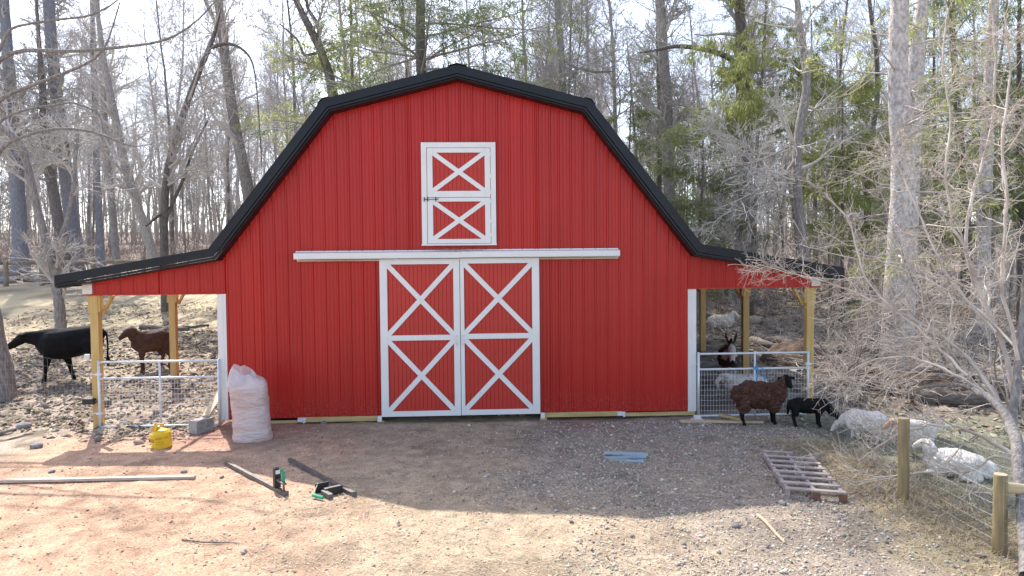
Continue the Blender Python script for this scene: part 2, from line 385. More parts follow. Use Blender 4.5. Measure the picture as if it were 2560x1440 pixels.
def blades(name, xs, ys, L_, W_, lift, cols, curl=0.0, mt='tint', zz=None):
    """thin curved strips: straw, leaves, grass; lift = how steeply they stand (radians)"""
    n = len(xs); z = (H(xs, ys) if zz is None else zz)+.004
    a = rng.uniform(0, 6.28, n); d = np.stack([np.cos(a)*np.cos(lift), np.sin(a)*np.cos(lift), np.sin(lift)], 1)
    s = np.stack([-np.sin(a), np.cos(a), rng.normal(0, .35, n)], 1)
    o = np.stack([xs, ys, z], 1); bend = np.stack([rng.normal(0, curl, n), rng.normal(0, curl, n), -np.abs(rng.normal(0, curl, n))*.6], 1)*L_[:, None]
    p1 = o+d*L_[:, None]*.5+bend*.25; p2 = o+d*L_[:, None]+bend
    w2 = s*W_[:, None]/2
    V = np.stack([o-w2*.7, o+w2*.7, p1-w2, p1+w2, p2-w2*.25, p2+w2*.25], 1)
    F = (np.array([[0,1,3,2],[2,3,5,4]])[None]+np.arange(n)[:, None, None]*6).reshape(-1, 4)
    A = np.repeat(np.concatenate([cols, np.ones((n, 1))], 1), 6, 0)
    return mk(name, V, [F], MT[mt], attr=A)
n = 52000
xs = rng.uniform(-6.5, 6, n); ys = rng.uniform(-7.7, -.4, n)
dens = .25+.75*sstep(-.25, .3, fbm(xs*.8+3, ys*.8, 3)+.25*sstep(-3, 0, xs)-.3*sstep(3, 5, xs))
k = rng.random(n) < dens*(.35+.65*sstep(-4, -1, xs)); xs, ys = xs[k], ys[k]; m_ = len(xs)
cols = np.clip(rng.uniform(.22, .68, m_)[:, None]*np.array([1, .83, .60])*(1+rng.normal(0, .05, (m_, 3))), .03, .8)
tag(blades('scattered_straw', xs, ys, rng.uniform(.03, .13, m_), rng.uniform(.003, .006, m_), rng.uniform(0, .35, m_), cols, .25), kind='stuff')
n = 30000
xs = rng.uniform(-16, -4.6, n); ys = -2.5+17*rng.random(n)**1.25
k = (rng.random(n) < sstep(-1.4, .1, ys+.28*(xs+6))*(.25+.75*sstep(-.3, .2, fbm(xs*1.3, ys*1.3, 3)))); xs, ys = xs[k], ys[k]; m_ = len(xs)
cols = np.clip(rng.uniform(.16, .52, m_)[:, None]*np.array([1, .80, .60])*(1+rng.normal(0, .07, (m_, 3))), .03, .8)
tag(blades('pasture_leaf_litter', xs, ys, rng.uniform(.04, .12, m_), rng.uniform(.015, .06, m_), rng.uniform(0, .6, m_), cols, .3), kind='stuff')
n = 36000
xs = rng.uniform(5.4, 24, n); ys = rng.uniform(-2, 28, n)
k = rng.random(n) < .25+.75*np.maximum(sstep(8, 10, xs), sstep(10, 13, ys)); xs, ys = xs[k], ys[k]; m_ = len(xs)
cols = np.clip(rng.uniform(.14, .5, m_)[:, None]*np.array([1, .78, .62])*(1+rng.normal(0, .07, (m_, 3))), .03, .8)
tag(blades('woodland_leaf_litter', xs, ys, rng.uniform(.06, .16, m_), rng.uniform(.03, .09, m_), rng.uniform(0, .7, m_), cols, .3), kind='stuff')
n = 15000
xs = rng.normal(5.55, .38, n)+rng.uniform(-.1, .5, n); ys = rng.uniform(-8.2, -2.0, n); xs = xs - .06*(ys+5)
cols = np.clip(rng.uniform(.25, .5, n)[:, None]*np.array([1, .82, .52])*(1+rng.normal(0, .06, (n, 3))), .03, .8)
tag(blades('dry_grass', xs, ys, rng.uniform(.06, .2, n), rng.uniform(.003, .007, n), rng.uniform(.1, 1.1, n), cols, .5), kind='stuff')
n = 9000
xs = rng.uniform(6.0, 9.5, n); ys = rng.uniform(-6.5, .5, n)
cols = np.clip(rng.uniform(.12, .4, n)[:, None]*np.array([.95, .95, .55])*(1+rng.normal(0, .08, (n, 3))), .03, .8)
tag(blades('short_pen_grass', xs, ys, rng.uniform(.04, .1, n), rng.uniform(.003, .007, n), rng.uniform(.2, 1.2, n), cols, .4), kind='stuff')

# ------------------------------------------------------------------ barn
ROOF = [(-7.158, 2.688), (-4.471, 3.142), (-2.418, 5.786), (0, 6.415), (2.418, 5.786), (4.471, 3.142), (7.158, 2.688)]
def offset_poly(P, d):
    P = np.array(P, float); n = len(P); out_ = []
    T = np.diff(P, axis=0); T /= np.linalg.norm(T, axis=1)[:, None]; Nn = np.stack([T[:, 1], -T[:, 0]], 1)   # pointing down/inwards
    for i in range(n):
        if i == 0: q = P[0]+Nn[0]*d/ max(Nn[0]@np.array([0,-1.0]), .2) * 1.0 if False else np.array([P[0][0], P[0][1]-d/abs(T[0][0])])
        elif i == n-1: q = np.array([P[-1][0], P[-1][1]-d/abs(T[-1][0])])
        else:
            b = Nn[i-1]+Nn[i]; b /= np.linalg.norm(b); q = P[i]+b*d/(b@Nn[i])
        out_.append(q)
    return np.array(out_)
def prof_z(P, x): return float(np.interp(x, [p[0] for p in P], [p[1] for p in P]))
barn = empty('barn', (0, 0, 0), 0, 'red metal gambrel barn with black roof trim, white crossed doors and open side sheds', 'barn')
LEN = 9.75
def strip(mb, A, B, y0, y1):
    """solid band between two polylines A (top) and B (bottom) from y0 to y1"""
    for i in range(len(A)-1):
        a, b, c, d = A[i], A[i+1], B[i+1], B[i]
        mb.hexa([(d[0],y0,d[1]),(c[0],y0,c[1]),(c[0],y1,c[1]),(d[0],y1,d[1]),(a[0],y0,a[1]),(b[0],y0,b[1]),(b[0],y1,b[1]),(a[0],y1,a[1])])
O = lambda d: offset_poly(ROOF, d)
# fascia, one board per roof slope
A_, B_, B2_, C_ = O(0.0), O(.150), O(.162), O(.20)
for i in range(6):
    m = MB(); strip(m, A_[i:i+2], B_[i:i+2], -.335, -.312); m.build('rake_fascia', MT['black'], barn)
    m = MB()
    for k in range(7):     # rounded lower lip as a bent strip
        pass
    strip(m, B2_[i:i+2], C_[i:i+2], -.325, -.290); m.build('rake_lip', MT['black'], barn)
    m = MB(); strip(m, O(.205)[i:i+2], O(.225)[i:i+2], -.289, .03); m.build('soffit', MT['black'], barn)
# ridge cap
m = MB(); P = np.array([(-.17, 6.39), (0, 6.437), (.17, 6.39)]); strip(m, P, P-np.array([0, .012]), -.36, LEN+.3); m.build('ridge_cap', MT['black'], barn)
m = MB()
for s in (-1, 1):
    P = np.array([(s*2.30, 5.835), (s*2.43, 5.805), (s*2.50, 5.71)]); 
    if s < 0: P = P[::-1]
    strip(m, P, P-np.array([0, .012]), -.345, LEN+.3)
m.build('knuckle_flashing', MT['black'], barn)
# roof sheets with ribs
def roof_sheet(a, b, ylen=None):
    Y1 = LEN+.3 if ylen is None else ylen
    a = np.array(a); b = np.array(b); t = (b-a)/np.linalg.norm(b-a); nrm = np.array([-t[1], t[0]])
    ys = []; y = -.31
    while y < Y1:
        for dy, h in ((0,0),(.02,.019),(.04,.019),(.06,0),(.228,0)):
            ys.append((y+dy, h))
        y += .2286
    V = []; F = []
    for (yy, h) in ys:
        for off in (h-.012, h-.03):
            for p in (a, b): q = p+nrm*off; V.append((q[0], yy, q[1]))
    for i in range(len(ys)-1):
        k = i*4; F += [(k, k+1, k+5, k+4), (k+2, k+6, k+7, k+3)]
    return mk('roof_sheet', V, F, MT['black'], barn)
for i in range(6): roof_sheet(ROOF[i], ROOF[i+1], .35 if i == 0 else None)
# side eaves
for s in (-1, 1):
    m = MB(); m.box(s*7.158-.012, s*7.158+.012, -.311, LEN+.3 if s > 0 else .36, 2.50, 2.672); m.build('eave_fascia', MT['black'], barn)
    m = MB(); m.box(min(s*6.87, s*7.145), max(s*6.87, s*7.145), -.285, LEN+.29 if s > 0 else .35, 2.485, 2.50); m.build('eave_soffit', MT['black'], barn)
# red ribbed front: one sheet per 0.914 m of width
WT = O(.215)
def rib_profile(x0, x1):
    pts = []; x = x0
    while x < x1-1e-6:
        for dx, h in ((0, 0), (.0165, .022), (.036, .022), (.0525, 0), (.096, 0), (.103, .0065), (.113, .0065), (.120, 0), (.162, 0), (.169, .0065), (.179, .0065), (.186, 0)):
            if x+dx < x1-.003: pts.append((x+dx, h))
        x += .2286
    pts.append((x1, 0)); return pts
def siding(x0, x1, zb, y=0.0, zt=None, sgn=-1, name='siding_sheet', mt='red'):
    pr = rib_profile(x0, x1); V = []; F = []
    kinks = [k for k in (-2.418, 0, 2.418, -4.471, 4.471) if x0 < k < x1]
    pr = sorted(pr+[(k, np.interp(k, [p[0] for p in pr], [p[1] for p in pr])) for k in kinks])
    for (x, h) in pr:
        top = prof_z(WT, x) if zt is None else zt
        V += [(x, y+sgn*(h+.003), zb), (x, y+sgn*(h+.003), top)]
    n = len(pr)
    for (x, h) in pr:
        top = prof_z(WT, x) if zt is None else zt
        V += [(x, y+.002*-sgn, zb), (x, y+.002*-sgn, top)]
    for i in range(n-1):
        F += [(2*i, 2*i+2, 2*i+3, 2*i+1), (2*n+2*i, 2*n+2*i+1, 2*n+2*i+3, 2*n+2*i+2), (2*i, 2*n+2*i, 2*n+2*i+2, 2*i+2), (2*i+1, 2*i+3, 2*n+2*i+3, 2*n+2*i+1)]
    return mk(name, V, F, MT[mt], barn)
siding(-6.68, -5.486, 2.33); siding(-5.486, -4.572+.28, 2.33)
edges = [-4.292, -3.6576, -2.7432, -1.8288, -1.44]
for a, b in zip(edges[:-1], edges[1:]): siding(a, b, 0.0)
edges = [-1.44, -.9144, 0, .9144, 1.44]
for a, b in zip(edges[:-1], edges[1:]): siding(a, b, 2.86)
edges = [1.44, 1.8288, 2.7432, 3.6576, 4.292]
for a, b in zip(edges[:-1], edges[1:]): siding(a, b, 0.0)
siding(4.292, 5.486, 2.33); siding(5.486, 6.68, 2.33)
# bottom trims of the shed headers, boxed ends
for s in (-1, 1):
    x0, x1 = sorted((s*4.292, s*6.86))
    m = MB(); m.box(x0, x1, -.03, .012, 2.312, 2.332); m.build('header_trim', MT['redp'], barn)
    x0, x1 = sorted((s*6.682, s*6.855))
    m = MB(); m.box(x0, x1, -.022, .15, 2.340, 2.522, .004); m.build('beam_end_cap', MT['white'], barn)
    x0, x1 = sorted((s*6.70, s*6.80))
    m = MB(); m.box(x0, x1, .0, LEN, 2.33, 2.50 if s > 0 else 2.42); m.build('eave_beam', MT['pine'], barn)
    x0, x1 = sorted((s*4.30, s*6.86))
    m = MB(); m.box(x0, x1, .004, .042, 2.335, 2.49); m.build('header_board', MT['pine'], barn)
    # corner trim with a stepped profile
    a, b = sorted((s*4.296, s*4.455)); m = MB(); m.box(a, b, -.018, .11, -.02, 2.308, .003)
    c = s*4.296+s*.052; m.box(min(c, c+s*.006), max(c, c+s*.006), -.024, -.018, -.02, 2.308)
    m.build('corner_trim', MT['white'], barn)
    # side wall of the closed middle part
    V = []; F = []; pr = rib_profile(0.01, LEN); n = len(pr); zt = 3.0
    for (y, h) in pr: V += [(s*(4.27+h), y, -.02), (s*(4.27+h), y, zt)]
    for (y, h) in pr: V += [(s*4.265, y, -.02), (s*4.265, y, zt)]
    for i in range(n-1): F += [(2*i, 2*i+2, 2*i+3, 2*i+1), (2*n+2*i, 2*n+2*i+1, 2*n+2*i+3, 2*n+2*i+2)]
    mk('side_wall_sheet', V, F, MT['red'], barn)
    # shed posts with blocks and knee braces
    for k, yy in enumerate((.06, 3.29, 6.50, 9.65)):
        xc = s*6.675; m = MB(); zb = min(G(xc, yy), .1)-.25
        m.box(xc-.07, xc+.07, yy-.055, yy+.085, zb, 2.33, .004); m.build('shed_post', MT['pine'], barn)
        for sx in (-1, 1):
            m = MB(); m.box(xc+sx*.0895-.019, xc+sx*.0895+.019, yy-.045, yy+.075, 2.01, 2.329, .003); m.build('post_block', MT['pine'], barn)
        m = MB(); m.beam((xc-s*.09, yy+.1, 1.97), (xc-s*.27, yy+.1, 2.31), .04, .09, (0, 1, 0)); m.build('knee_brace', MT['pine'], barn)
    for xx in (s*4.6, s*5.4, s*6.2) if s > 0 else (-5.5,):
        m = MB(); a, b = sorted((xx-.019, xx+.019)); zt = prof_z(ROOF, xx)-.08; m.box(a, b, .1, LEN, zt-.14, zt); m.build('purlin', MT['pineh'], barn)
siding(-4.29, 4.29, -.1, y=LEN, sgn=1, name='rear_wall_sheet')
m = MB()
for zz in (.18, .80, 1.42, 2.04, 2.66, 3.28, 3.90, 4.52, 5.14, 5.7):
    x = -6.62
    while x < 6.65:
        top = prof_z(WT, x)-.08
        ok = zz < top and (abs(x) < 4.25 or zz > 2.36) and not (abs(x) < 1.5 and zz < 3.1) and not (abs(x) < .72 and 3.1 < zz < 5.1)
        if ok: m.box(x-.0045, x+.0045, -.012, -.004, zz-.0045, zz+.0045)
        x += .2286
tag(m.build('siding_screws', MT['redp'], barn), kind='stuff')
# skirt timbers, brackets and door-guide posts
def bx(name, mt, *a, bev=.003, par=barn):
    m = MB(); m.box(*a, bev); return m.build(name, MT[mt], par)
bx('skirt_timber', 'pineh', -3.02, -1.50, -.075, -.035, -.072, .018)
bx('skirt_timber', 'pineh', -3.80, -3.03, -.045, -.01, -.095, -.040)
bx('skirt_timber', 'pineh', 1.52, 3.03, -.075, -.035, -.068, .018)
bx('skirt_timber', 'pineh', 3.04, 4.42, -.045, -.01, -.085, -.016)
for x0 in (-1.57, 1.47): bx('sill_post', 'pine', x0, x0+.13, -.05, .05, -.35, -.075)
for x0 in (-3.02, 2.93):
    bx('timber_bracket', 'galv', x0, x0+.15, -.082, -.0755, -.065, .010, bev=.002)
    bx('bracket_lug', 'galv', x0+.10, x0+.14, -.105, -.083, -.085, .0, bev=.004)
for x0 in (-1.545, 1.475): bx('door_guide', 'galv', x0, x0+.075, -.165, -.1, -.075, .035, bev=.01)
bx('interior_floor', 'dirt', -4.2, 4.2, .5, LEN-.1, -.30, -.10, bev=0)
# track cover
bx('track_board', 'board', -2.96, -1.48, -.10, -.035, 2.895, 2.925); bx('track_board', 'board', 1.48, 2.95, -.10, -.035, 2.895, 2.925)
bx('track_backing', 'white', -2.99, 2.97, -.034, -.026, 2.90, 3.03, bev=0)
for (a, b, z0, yy) in ((-3.01, .012, 2.940, -.185), (.0, 2.97, 2.946, -.190)):
    m = MB(); P0 = [(yy, z0), (yy, z0+.105), (-.027, z0+.13), (-.024, z0+.15)]
    V = []
    for x in (a, b):
        for (y_, z_) in P0: V.append((x, y_, z_))
        for (y_, z_) in P0[::-1]: V.append((x, y_+.004, z_-.004))
    n = 8; F = [(i, (i+1) % n, n+(i+1) % n, n+i) for i in range(n)]+[tuple(range(n))[::-1], tuple(range(n, 2*n))]
    m.add(V, F); m.box(a+.002, b-.002, yy-.004, yy-.0005, z0+.012, z0+.024); m.build('track_cover', MT['white'], barn)
for x in (-1.2, -.3, .25, 1.2): bx('track_roller', 'galv', x, x+.035, -.13, -.06, 2.90, 2.937, bev=.004)
# doors
def board2d(m, a, b, wd, y0, y1):
    a = np.array(a, float); b = np.array(b, float); t = (b-a)/np.linalg.norm(b-a); nn = np.array([-t[1], t[0]])*wd/2
    q = [a-nn, b-nn, b+nn, a+nn]; m.hexa([(q[0][0],y0,q[0][1]),(q[1][0],y0,q[1][1]),(q[1][0],y1,q[1][1]),(q[0][0],y1,q[0][1]),(q[3][0],y0,q[3][1]),(q[2][0],y0,q[2][1]),(q[2][0],y1,q[2][1]),(q[3][0],y1,q[3][1])])
def xboards(par, x0, x1, z0, z1, wd, yb):
    for (a, b, o) in (((x0, z1), (x1, z0), 0), ((x0, z0), (x1, z1), -.0025)):
        # braces run from corner to corner and are clipped by the opening
        a = np.array(a); b = np.array(b); t = (b-a)/np.linalg.norm(b-a); hw = wd/2
        nn = np.array([-t[1], t[0]])
        # polygon clip of an over-long band with the rectangle
        q = [a-t*.3-nn*hw, b+t*.3-nn*hw, b+t*.3+nn*hw, a-t*.3+nn*hw]
        for (ax, val, sg) in ((0, x0, 1), (0, x1, -1), (1, z0, 1), (1, z1, -1)):
            r = []
            for i in range(len(q)):
                p, c = q[i-1], q[i]; ip, ic = sg*(p[ax]-val) >= 0, sg*(c[ax]-val) >= 0
                if ip != ic: r.append(p+(c-p)*(val-p[ax])/(c[ax]-p[ax]))
                if ic: r.append(c)
            q = r
        n = len(q); V = [(p[0], yb+o, p[1]) for p in q]+[(p[0], yb+.022, p[1]) for p in q]
        F = [tuple(range(n)), tuple(range(n, 2*n))[::-1]]+[(i, n+i, n+(i+1) % n, (i+1) % n) for i in range(n)]
        mk('brace', V, F, MT['white'], par)
def planks(par, x0, x1, z0, z1, y, pitch=.0762):
    n = max(1, round((x1-x0)/pitch)); p = (x1-x0)/n
    me = None
    for k in range(n):
        if me is None:
            m = MB(); b = .0035
            V = []
            for zz in (z0, z1):
                V += [(0, .012, zz), (0, b, zz), (b, 0, zz), (p-b-.003, 0, zz), (p-.003, b, zz), (p-.003, .012, zz)]
            F = [(i, i+1, 7+i, 6+i) for i in range(5)]+[tuple(range(6))[::-1], tuple(range(6, 12))]
            m.add(V, F); o = m.build('plank', MT['redp'], par); me = o.data
        else:
            o = bpy.data.objects.new('plank', me); C.objects.link(o); o.parent = par
        o.location = (x0+k*p, y, 0)
    m = MB(); m.box(x0, x1, y+.0125, y+.02, z0, z1); m.build('backing_sheet', MT['redp'], par)
def door_leaf(x0, x1, z0, z1, sw0, sw1, rw, mid, y, name='sliding_door'):
    d = empty(name, (0, 0, 0)); d.parent = barn
    yb = y; yk = y+.02
    m = MB(); m.box(x0, x0+sw0, yb, yk, z0, z1, .002); m.build('stile', MT['white'], d)
    m = MB(); m.box(x1-sw1, x1, yb, yk, z0, z1, .002); m.build('stile', MT['white'], d)
    rails = [(z0, z0+rw), (z1-rw, z1)] + ([(mid-rw/2, mid+rw/2)] if mid else [])
    for (a, b) in rails:
        m = MB(); m.box(x0+sw0+.001, x1-sw1-.001, yb+.0012, yk, a, b, .002); m.build('rail', MT['white'], d)
    planks(d, x0+.01, x1-.01, z0+.01, z1-.01, yk+.001)
    cells = [(z0+rw, mid-rw/2), (mid+rw/2, z1-rw)] if mid else [(z0+rw, z1-rw)]
    for (a, b) in cells: xboards(d, x0+sw0, x1-sw1, a, b, rw*.93, yb+.0045)
    return d
dl = door_leaf(-1.475, -.008, .008, 2.925, .135, .115, .098, 1.468, -.115)
dr = door_leaf(.002, 1.468, .012, 2.930, .070, .135, .098, 1.480, -.118)
for d, x in ((dl, -.075), (dr, .035)):
    m = MB(); m.tube([(x, -.12, 1.34), (x, -.165, 1.36), (x, -.165, 1.48), (x, -.12, 1.50)], .009, 6); m.box(x-.018, x+.018, -.126, -.1185, 1.32, 1.36); m.build('pull_handle', MT['white'], d)
# loft door
hd = empty('loft_door', (0, 0, 0)); hd.parent = barn
fr = MT['white']
for (a) in ((-.69, -.592, -.06, -.026, 3.18, 5.07), (.588, .682, -.06, -.026, 3.18, 5.07), (-.591, .587, -.058, -.026, 4.972, 5.07), (-.70, .69, -.075, -.026, 3.168, 3.20)):
    m = MB(); m.box(*a, .003); m.build('loft_frame', fr, hd)
def leaf2(x0, x1, z0, z1, rt, rb, y, sw=.10):
    yk = y+.02
    for (a, b) in ((x0, x0+sw), (x1-sw, x1)):
        m = MB(); m.box(a, b, y, yk, z0, z1, .002); m.build('stile', fr, hd)
    for (a, b) in ((z0, z0+rb), (z1-rt, z1)):
        m = MB(); m.box(x0+sw+.001, x1-sw-.001, y+.0012, yk, a, b, .002); m.build('rail', fr, hd)
    planks(hd, x0+.01, x1-.01, z0+.01, z1-.01, yk+.001)
    xboards(hd, x0+sw, x1-sw, z0+rb, z1-rt, .082, y+.0045)
leaf2(-.583, .580, 4.060, 4.965, .085, .115, -.062)
leaf2(-.583, .580, 3.207, 4.052, .072, .082, -.062)
for z in (3.36, 3.62, 3.98, 4.15, 4.45, 4.85):
    bx('hinge', 'white', .572, .600, -.070, -.0625, z-.035, z+.035, bev=.002, par=hd)
m = MB(); m.tube([(-.63, -.078, 4.022), (-.40, -.078, 4.022), (-.375, -.09, 4.032)], .006, 6); m.build('slide_bolt', MT['blackmat'], hd)
for x in (-.645, -.585, -.435): bx('bolt_keeper', 'blackmat', x, x+.014, -.09, -.0625, 3.985, 4.065, bev=.002, par=hd)

# hay caught on the track cover
n = 420
hx = rng.normal(.0, .34, n); hx = hx[np.abs(hx) < .75]; n = len(hx)
cols = np.clip(rng.uniform(.3, .6, n)[:, None]*np.array([1, .78, .55]), 0, 1)
hay = blades('hay_tuft', hx, rng.uniform(-.17, -.04, n), rng.uniform(.03, .13, n), rng.uniform(.003, .005, n), rng.uniform(-.3, .5, n), cols, .5, zz=3.075+rng.uniform(0, .02, n)+np.zeros(n))
tag(hay, 'thin tuft of hay caught on the white track cover below the loft door', 'hay')

# ------------------------------------------------------------------ gates
def gate(x0, x1, z0, zt, zm, y, hinge, label):
    g = empty('livestock_gate', (x0, y, G(x0, y)), 0, label, 'gate', 'galvanised gates closing the side sheds')
    X0, X1 = 0, x1-x0; oz = -G(x0, y)
    def T(name, pts, r, s=10): m = MB(); m.tube([(p[0], p[1], p[2]+oz) for p in pts], r, s); return m.build(name, MT['galv'], g, True)
    for z in (z0, zm, zt): T('gate_rail', [(X0+.02, 0, z), (X1-.02, 0, z)], .021)
    for x in (X0, X1): T('gate_upright', [(x, 0, z0-.02), (x, 0, zt+.03)], .024)
    T('gate_upright', [((X0+X1)/2+.02, -.012, z0), ((X0+X1)/2+.02, -.012, zt)], .018)
    m = MB(); n = int((X1-X0)/.0585)
    for k in range(1, n): m.tube([(X0+k*.0585, .004, z0+oz), (X0+k*.0585, .004, zm+oz)], .0026, 4, False)
    for k in range(1, 9):
        z = z0+oz+k*.0975
        if z < zm+oz: m.tube([(X0, -.002, z), (X1, -.002, z)], .0026, 4, False)
    tag(m.build('wire_infill', MT['galv'], g), kind='stuff')
    xh = X0 if hinge < 0 else X1
    for z in (z0+.25, zt-.22):
        m = MB(); m.box(xh-.05, xh+.05, -.035, .035, z-.02+oz, z+.02+oz, .004); m.box(xh+hinge*.05, xh+hinge*.12, -.01, .01, z-.008+oz, z+.008+oz); m.build('hinge_clamp', MT['galv'], g)
    m = MB(); xl = X1 if hinge < 0 else X0
    m.tube([(xl, 0, zm+.05+oz), (xl-hinge*.05, -.02, zm+.12+oz), (xl-hinge*.14, -.01, zm+.02+oz)], .006, 6); m.build('latch_chain', MT['galv'], g)
    return g
g1 = gate(-6.585, -4.44, -.085, 1.10, .80, -.06, -1, 'galvanised tube and mesh gate under the left shed, next to the wood shavings bag')
g2 = gate(4.485, 6.60, -.10, 1.08, .785, -.06, 1, 'galvanised tube and mesh gate under the right shed, tied with blue twine')
m = MB()
for k in range(5):
    pts = [(5.56+.012*k, -.10, .82-.004*k), (5.60+.01*k, -.125, .78), (5.58+.004*k, -.12, .6), (5.56+.012*k, -.11, .42+.03*k)]
    if k > 2: pts = [(5.58, -.1, .83), (5.66+.01*k, -.12, .80), (5.70+.01*k, -.12, .62), (5.74, -.11, .40+.03*k)]
    m.tube(pts, .0055, 5)
m.tube([(5.53, -.09, .80), (5.56, -.12, .835), (5.62, -.09, .80), (5.58, -.13, .77), (5.53, -.09, .80)], .012, 5)
tag(m.build('twine', MT['rope']), 'bright blue twine knotted round the middle bar of the right gate', 'twine')
# fittings on the left post
t = empty('fence_insulator', (-6.77, -.03, 1.2), 0, 'small white fence insulator on the left shed post', 'insulator')
m = MB(); m.box(-.055, .03, -.05, .0, -.05, .05, .01); m.build('insulator_body', MT['white'], t)
m = MB(); m.tube([(-.02, -.055, 0), (-.02, -.075, 0)], .012, 8); m.build('insulator_knob', MT['white'], t)
t = empty('gate_latch_box', (-6.78, -.04, .38), 0, 'black box bracket strapped to the left shed post beside the gate', 'bracket')
m = MB(); m.box(-.10, .10, -.05, .05, -.05, .055, .012); m.build('bracket_body', MT['blackmat'], t)
m = MB(); m.box(.10, .17, -.012, .012, -.015, .015, .003); m.build('bracket_bolt', MT['steel'], t)

# ------------------------------------------------------------------ shavings bag
def bagmesh():
    V = []; seg = 40; rings = 36
    for i in range(rings+1):
        t = i/rings; z = t*1.05
        w_ = .315*(1-.07*math.sin(t*3.0)) * (1 if t > .08 else (.92+t)) ; d_ = .25*(1-.05*t)
        if t > .86: k = (t-.86)/.14; w_ *= math.sqrt(max(0, 1-k*k*.98)); d_ *= math.sqrt(max(0, 1-k*k*.98)) 
        lean = -.06*t
        for j in range(seg):
            a = 2*math.pi*j/seg; ca, sa = math.cos(a), math.sin(a)
            px = w_*math.copysign(abs(ca)**.75, ca); py = d_*math.copysign(abs(sa)**.8, sa)
            wr = .018*float(vnoise(a*2.2+8, z*26))+.012*float(vnoise(a*6, z*30))+.045*float(vnoise(a*1.4+4, z*3.3))+.018*float(vnoise(a*5, z*12))
            if t < .05: wr *= t/.05
            if t < .12 and (abs(ca) > .8): wr += .06*(abs(ca)-.8)*5*(1-t/.12)
            V.append((px*(1+wr*1.8)+lean, py*(1+wr*1.8), z+.03*float(vnoise(a, 2.0))*t - .07*(t > .7)*(ca)*-1*(t-.7)/.3))
    F = [(i*seg+j, i*seg+(j+1) % seg, (i+1)*seg+(j+1) % seg, (i+1)*seg+j) for i in range(rings) for j in range(seg)]
    F += [tuple(range(seg))[::-1], tuple(rings*seg+k for k in range(seg))]
    return V, F
MT['bag'] = mat('bagged_shavings_plastic', (.60,.50,.48), .3, (.47,.33,.28), 2.2, bump=.9, bscale=7, bdist=.03, lo=.42, hi=.72, detail=5, stretch=(1.3,1.3,3.6))
def plastic():
    m = bpy.data.materials.new('clear_plastic_film'); m.use_nodes = True; N = m.node_tree.nodes; L = m.node_tree.links
    b = N['Principled BSDF']; b.inputs['Base Color'].default_value = (.78,.76,.77,1); b.inputs['Roughness'].default_value = .25
    tr = N.new('ShaderNodeBsdfTransparent'); ts = N.new('ShaderNodeBsdfTranslucent'); ts.inputs[0].default_value = (.8,.78,.78,1)
    m1 = N.new('ShaderNodeMixShader'); m1.inputs[0].default_value = .45; L.new(b.outputs[0], m1.inputs[1]); L.new(ts.outputs[0], m1.inputs[2])
    m2 = N.new('ShaderNodeMixShader'); m2.inputs[0].default_value = .28; L.new(m1.outputs[0], m2.inputs[1]); L.new(tr.outputs[0], m2.inputs[2])
    L.new(m2.outputs[0], N['Material Output'].inputs[0]); return m
MT['film'] = plastic()
bag = empty('shavings_bag', (-3.50, -1.12, G(-3.50, -1.12)-.03), .15, 'tall clear plastic bag packed with pinkish wood shavings, leaning at the barn corner', 'bag')
V, F = bagmesh(); mk('bag_body', V, F, MT['bag'], bag, True)
V = []; seg = 28; rings = 12
for i in range(rings+1):
    t = i/rings; z = .86+t*.36
    k = 1-.50*t**2.2
    for j in range(seg):
        a = 2*math.pi*j/seg; f = 1+.13*math.sin(a*7+t*2)*t+.25*float(vnoise(a*1.9, t*4+3))
        V.append((.325*k*math.cos(a)*f*(1-.05*t)-.07-.07*t, .24*k*math.sin(a)*f, z*.985+.07*float(vnoise(a*2, 7.0))*t-.09*math.cos(a+.4)*t))
F = [(i*seg+j, i*seg+(j+1) % seg, (i+1)*seg+(j+1) % seg, (i+1)*seg+j) for i in range(rings) for j in range(seg)]
mk('bag_open_top', V, F, MT['film'], bag, False)

# ------------------------------------------------------------------ safety can
p = gat(405, 1117)
can = empty('fuel_can', (p[0], p[1], p[2]-.005), RAD(0), 'round yellow metal safety fuel can on the sawdust in front of the left gate', 'fuel can')
m = MB(); R = .155
m.lathe([(R-.012, 0), (R, .012), (R, .235), (R-.006, .245), (.115, .285), (.05, .31), (.045, .318)], seg=32); m.build('can_body', MT['yellow'], can, False)
bpy.context.view_layer.update()
m = MB(); m.lathe([(R+.003, .006), (R+.004, .014), (R+.003, .020)], seg=32); m.build('bottom_rim', MT['yellow'], can)
m = MB(); m.lathe([(.032, .31), (.034, .345), (.03, .352), (.012, .356)], c=(-.02, 0, 0), seg=14); m.build('spout_cap', MT['yellow'], can)
m = MB(); m.beam((-.115, -.03, .27), (-.03, -.03, .40), .05, .014, (0,1,0)); m.beam((-.035, -.03, .395), (.075, -.03, .385), .045, .014, (0,0,1)); m.beam((.07, -.03, .385), (.045, -.03, .35), .04, .012, (0,1,0)); m.build('carry_handle', MT['yellow'], can)
m = MB(); m.beam((-.02, -.055, .40), (-.05, -.075, .30), .03, .03, (0,1,0)); m.build('trigger_lever', MT['yellow'], can)
def wrap_text(txt, size, th0, z0, name, par):
    cu = bpy.data.curves.new(name, 'FONT'); cu.body = txt; cu.size = size; cu.extrude = .0005
    o = bpy.data.objects.new(name, cu); C.objects.link(o)
    dg = bpy.context.evaluated_depsgraph_get(); me = bpy.data.meshes.new_from_object(o.evaluated_get(dg))
    bpy.data.objects.remove(o)
    for v in me.vertices:
        th = th0+v.co.x/R; r = R+.0012+v.co.z
        v.co = (r*math.sin(th), -r*math.cos(th), z0+v.co.y)
    me.materials.clear(); me.materials.append(MT['ink']); o = bpy.data.objects.new(name, me); C.objects.link(o); o.parent = par; return o
wrap_text('SAFETY CAN', .036, -.30, .165, 'can_lettering', can)
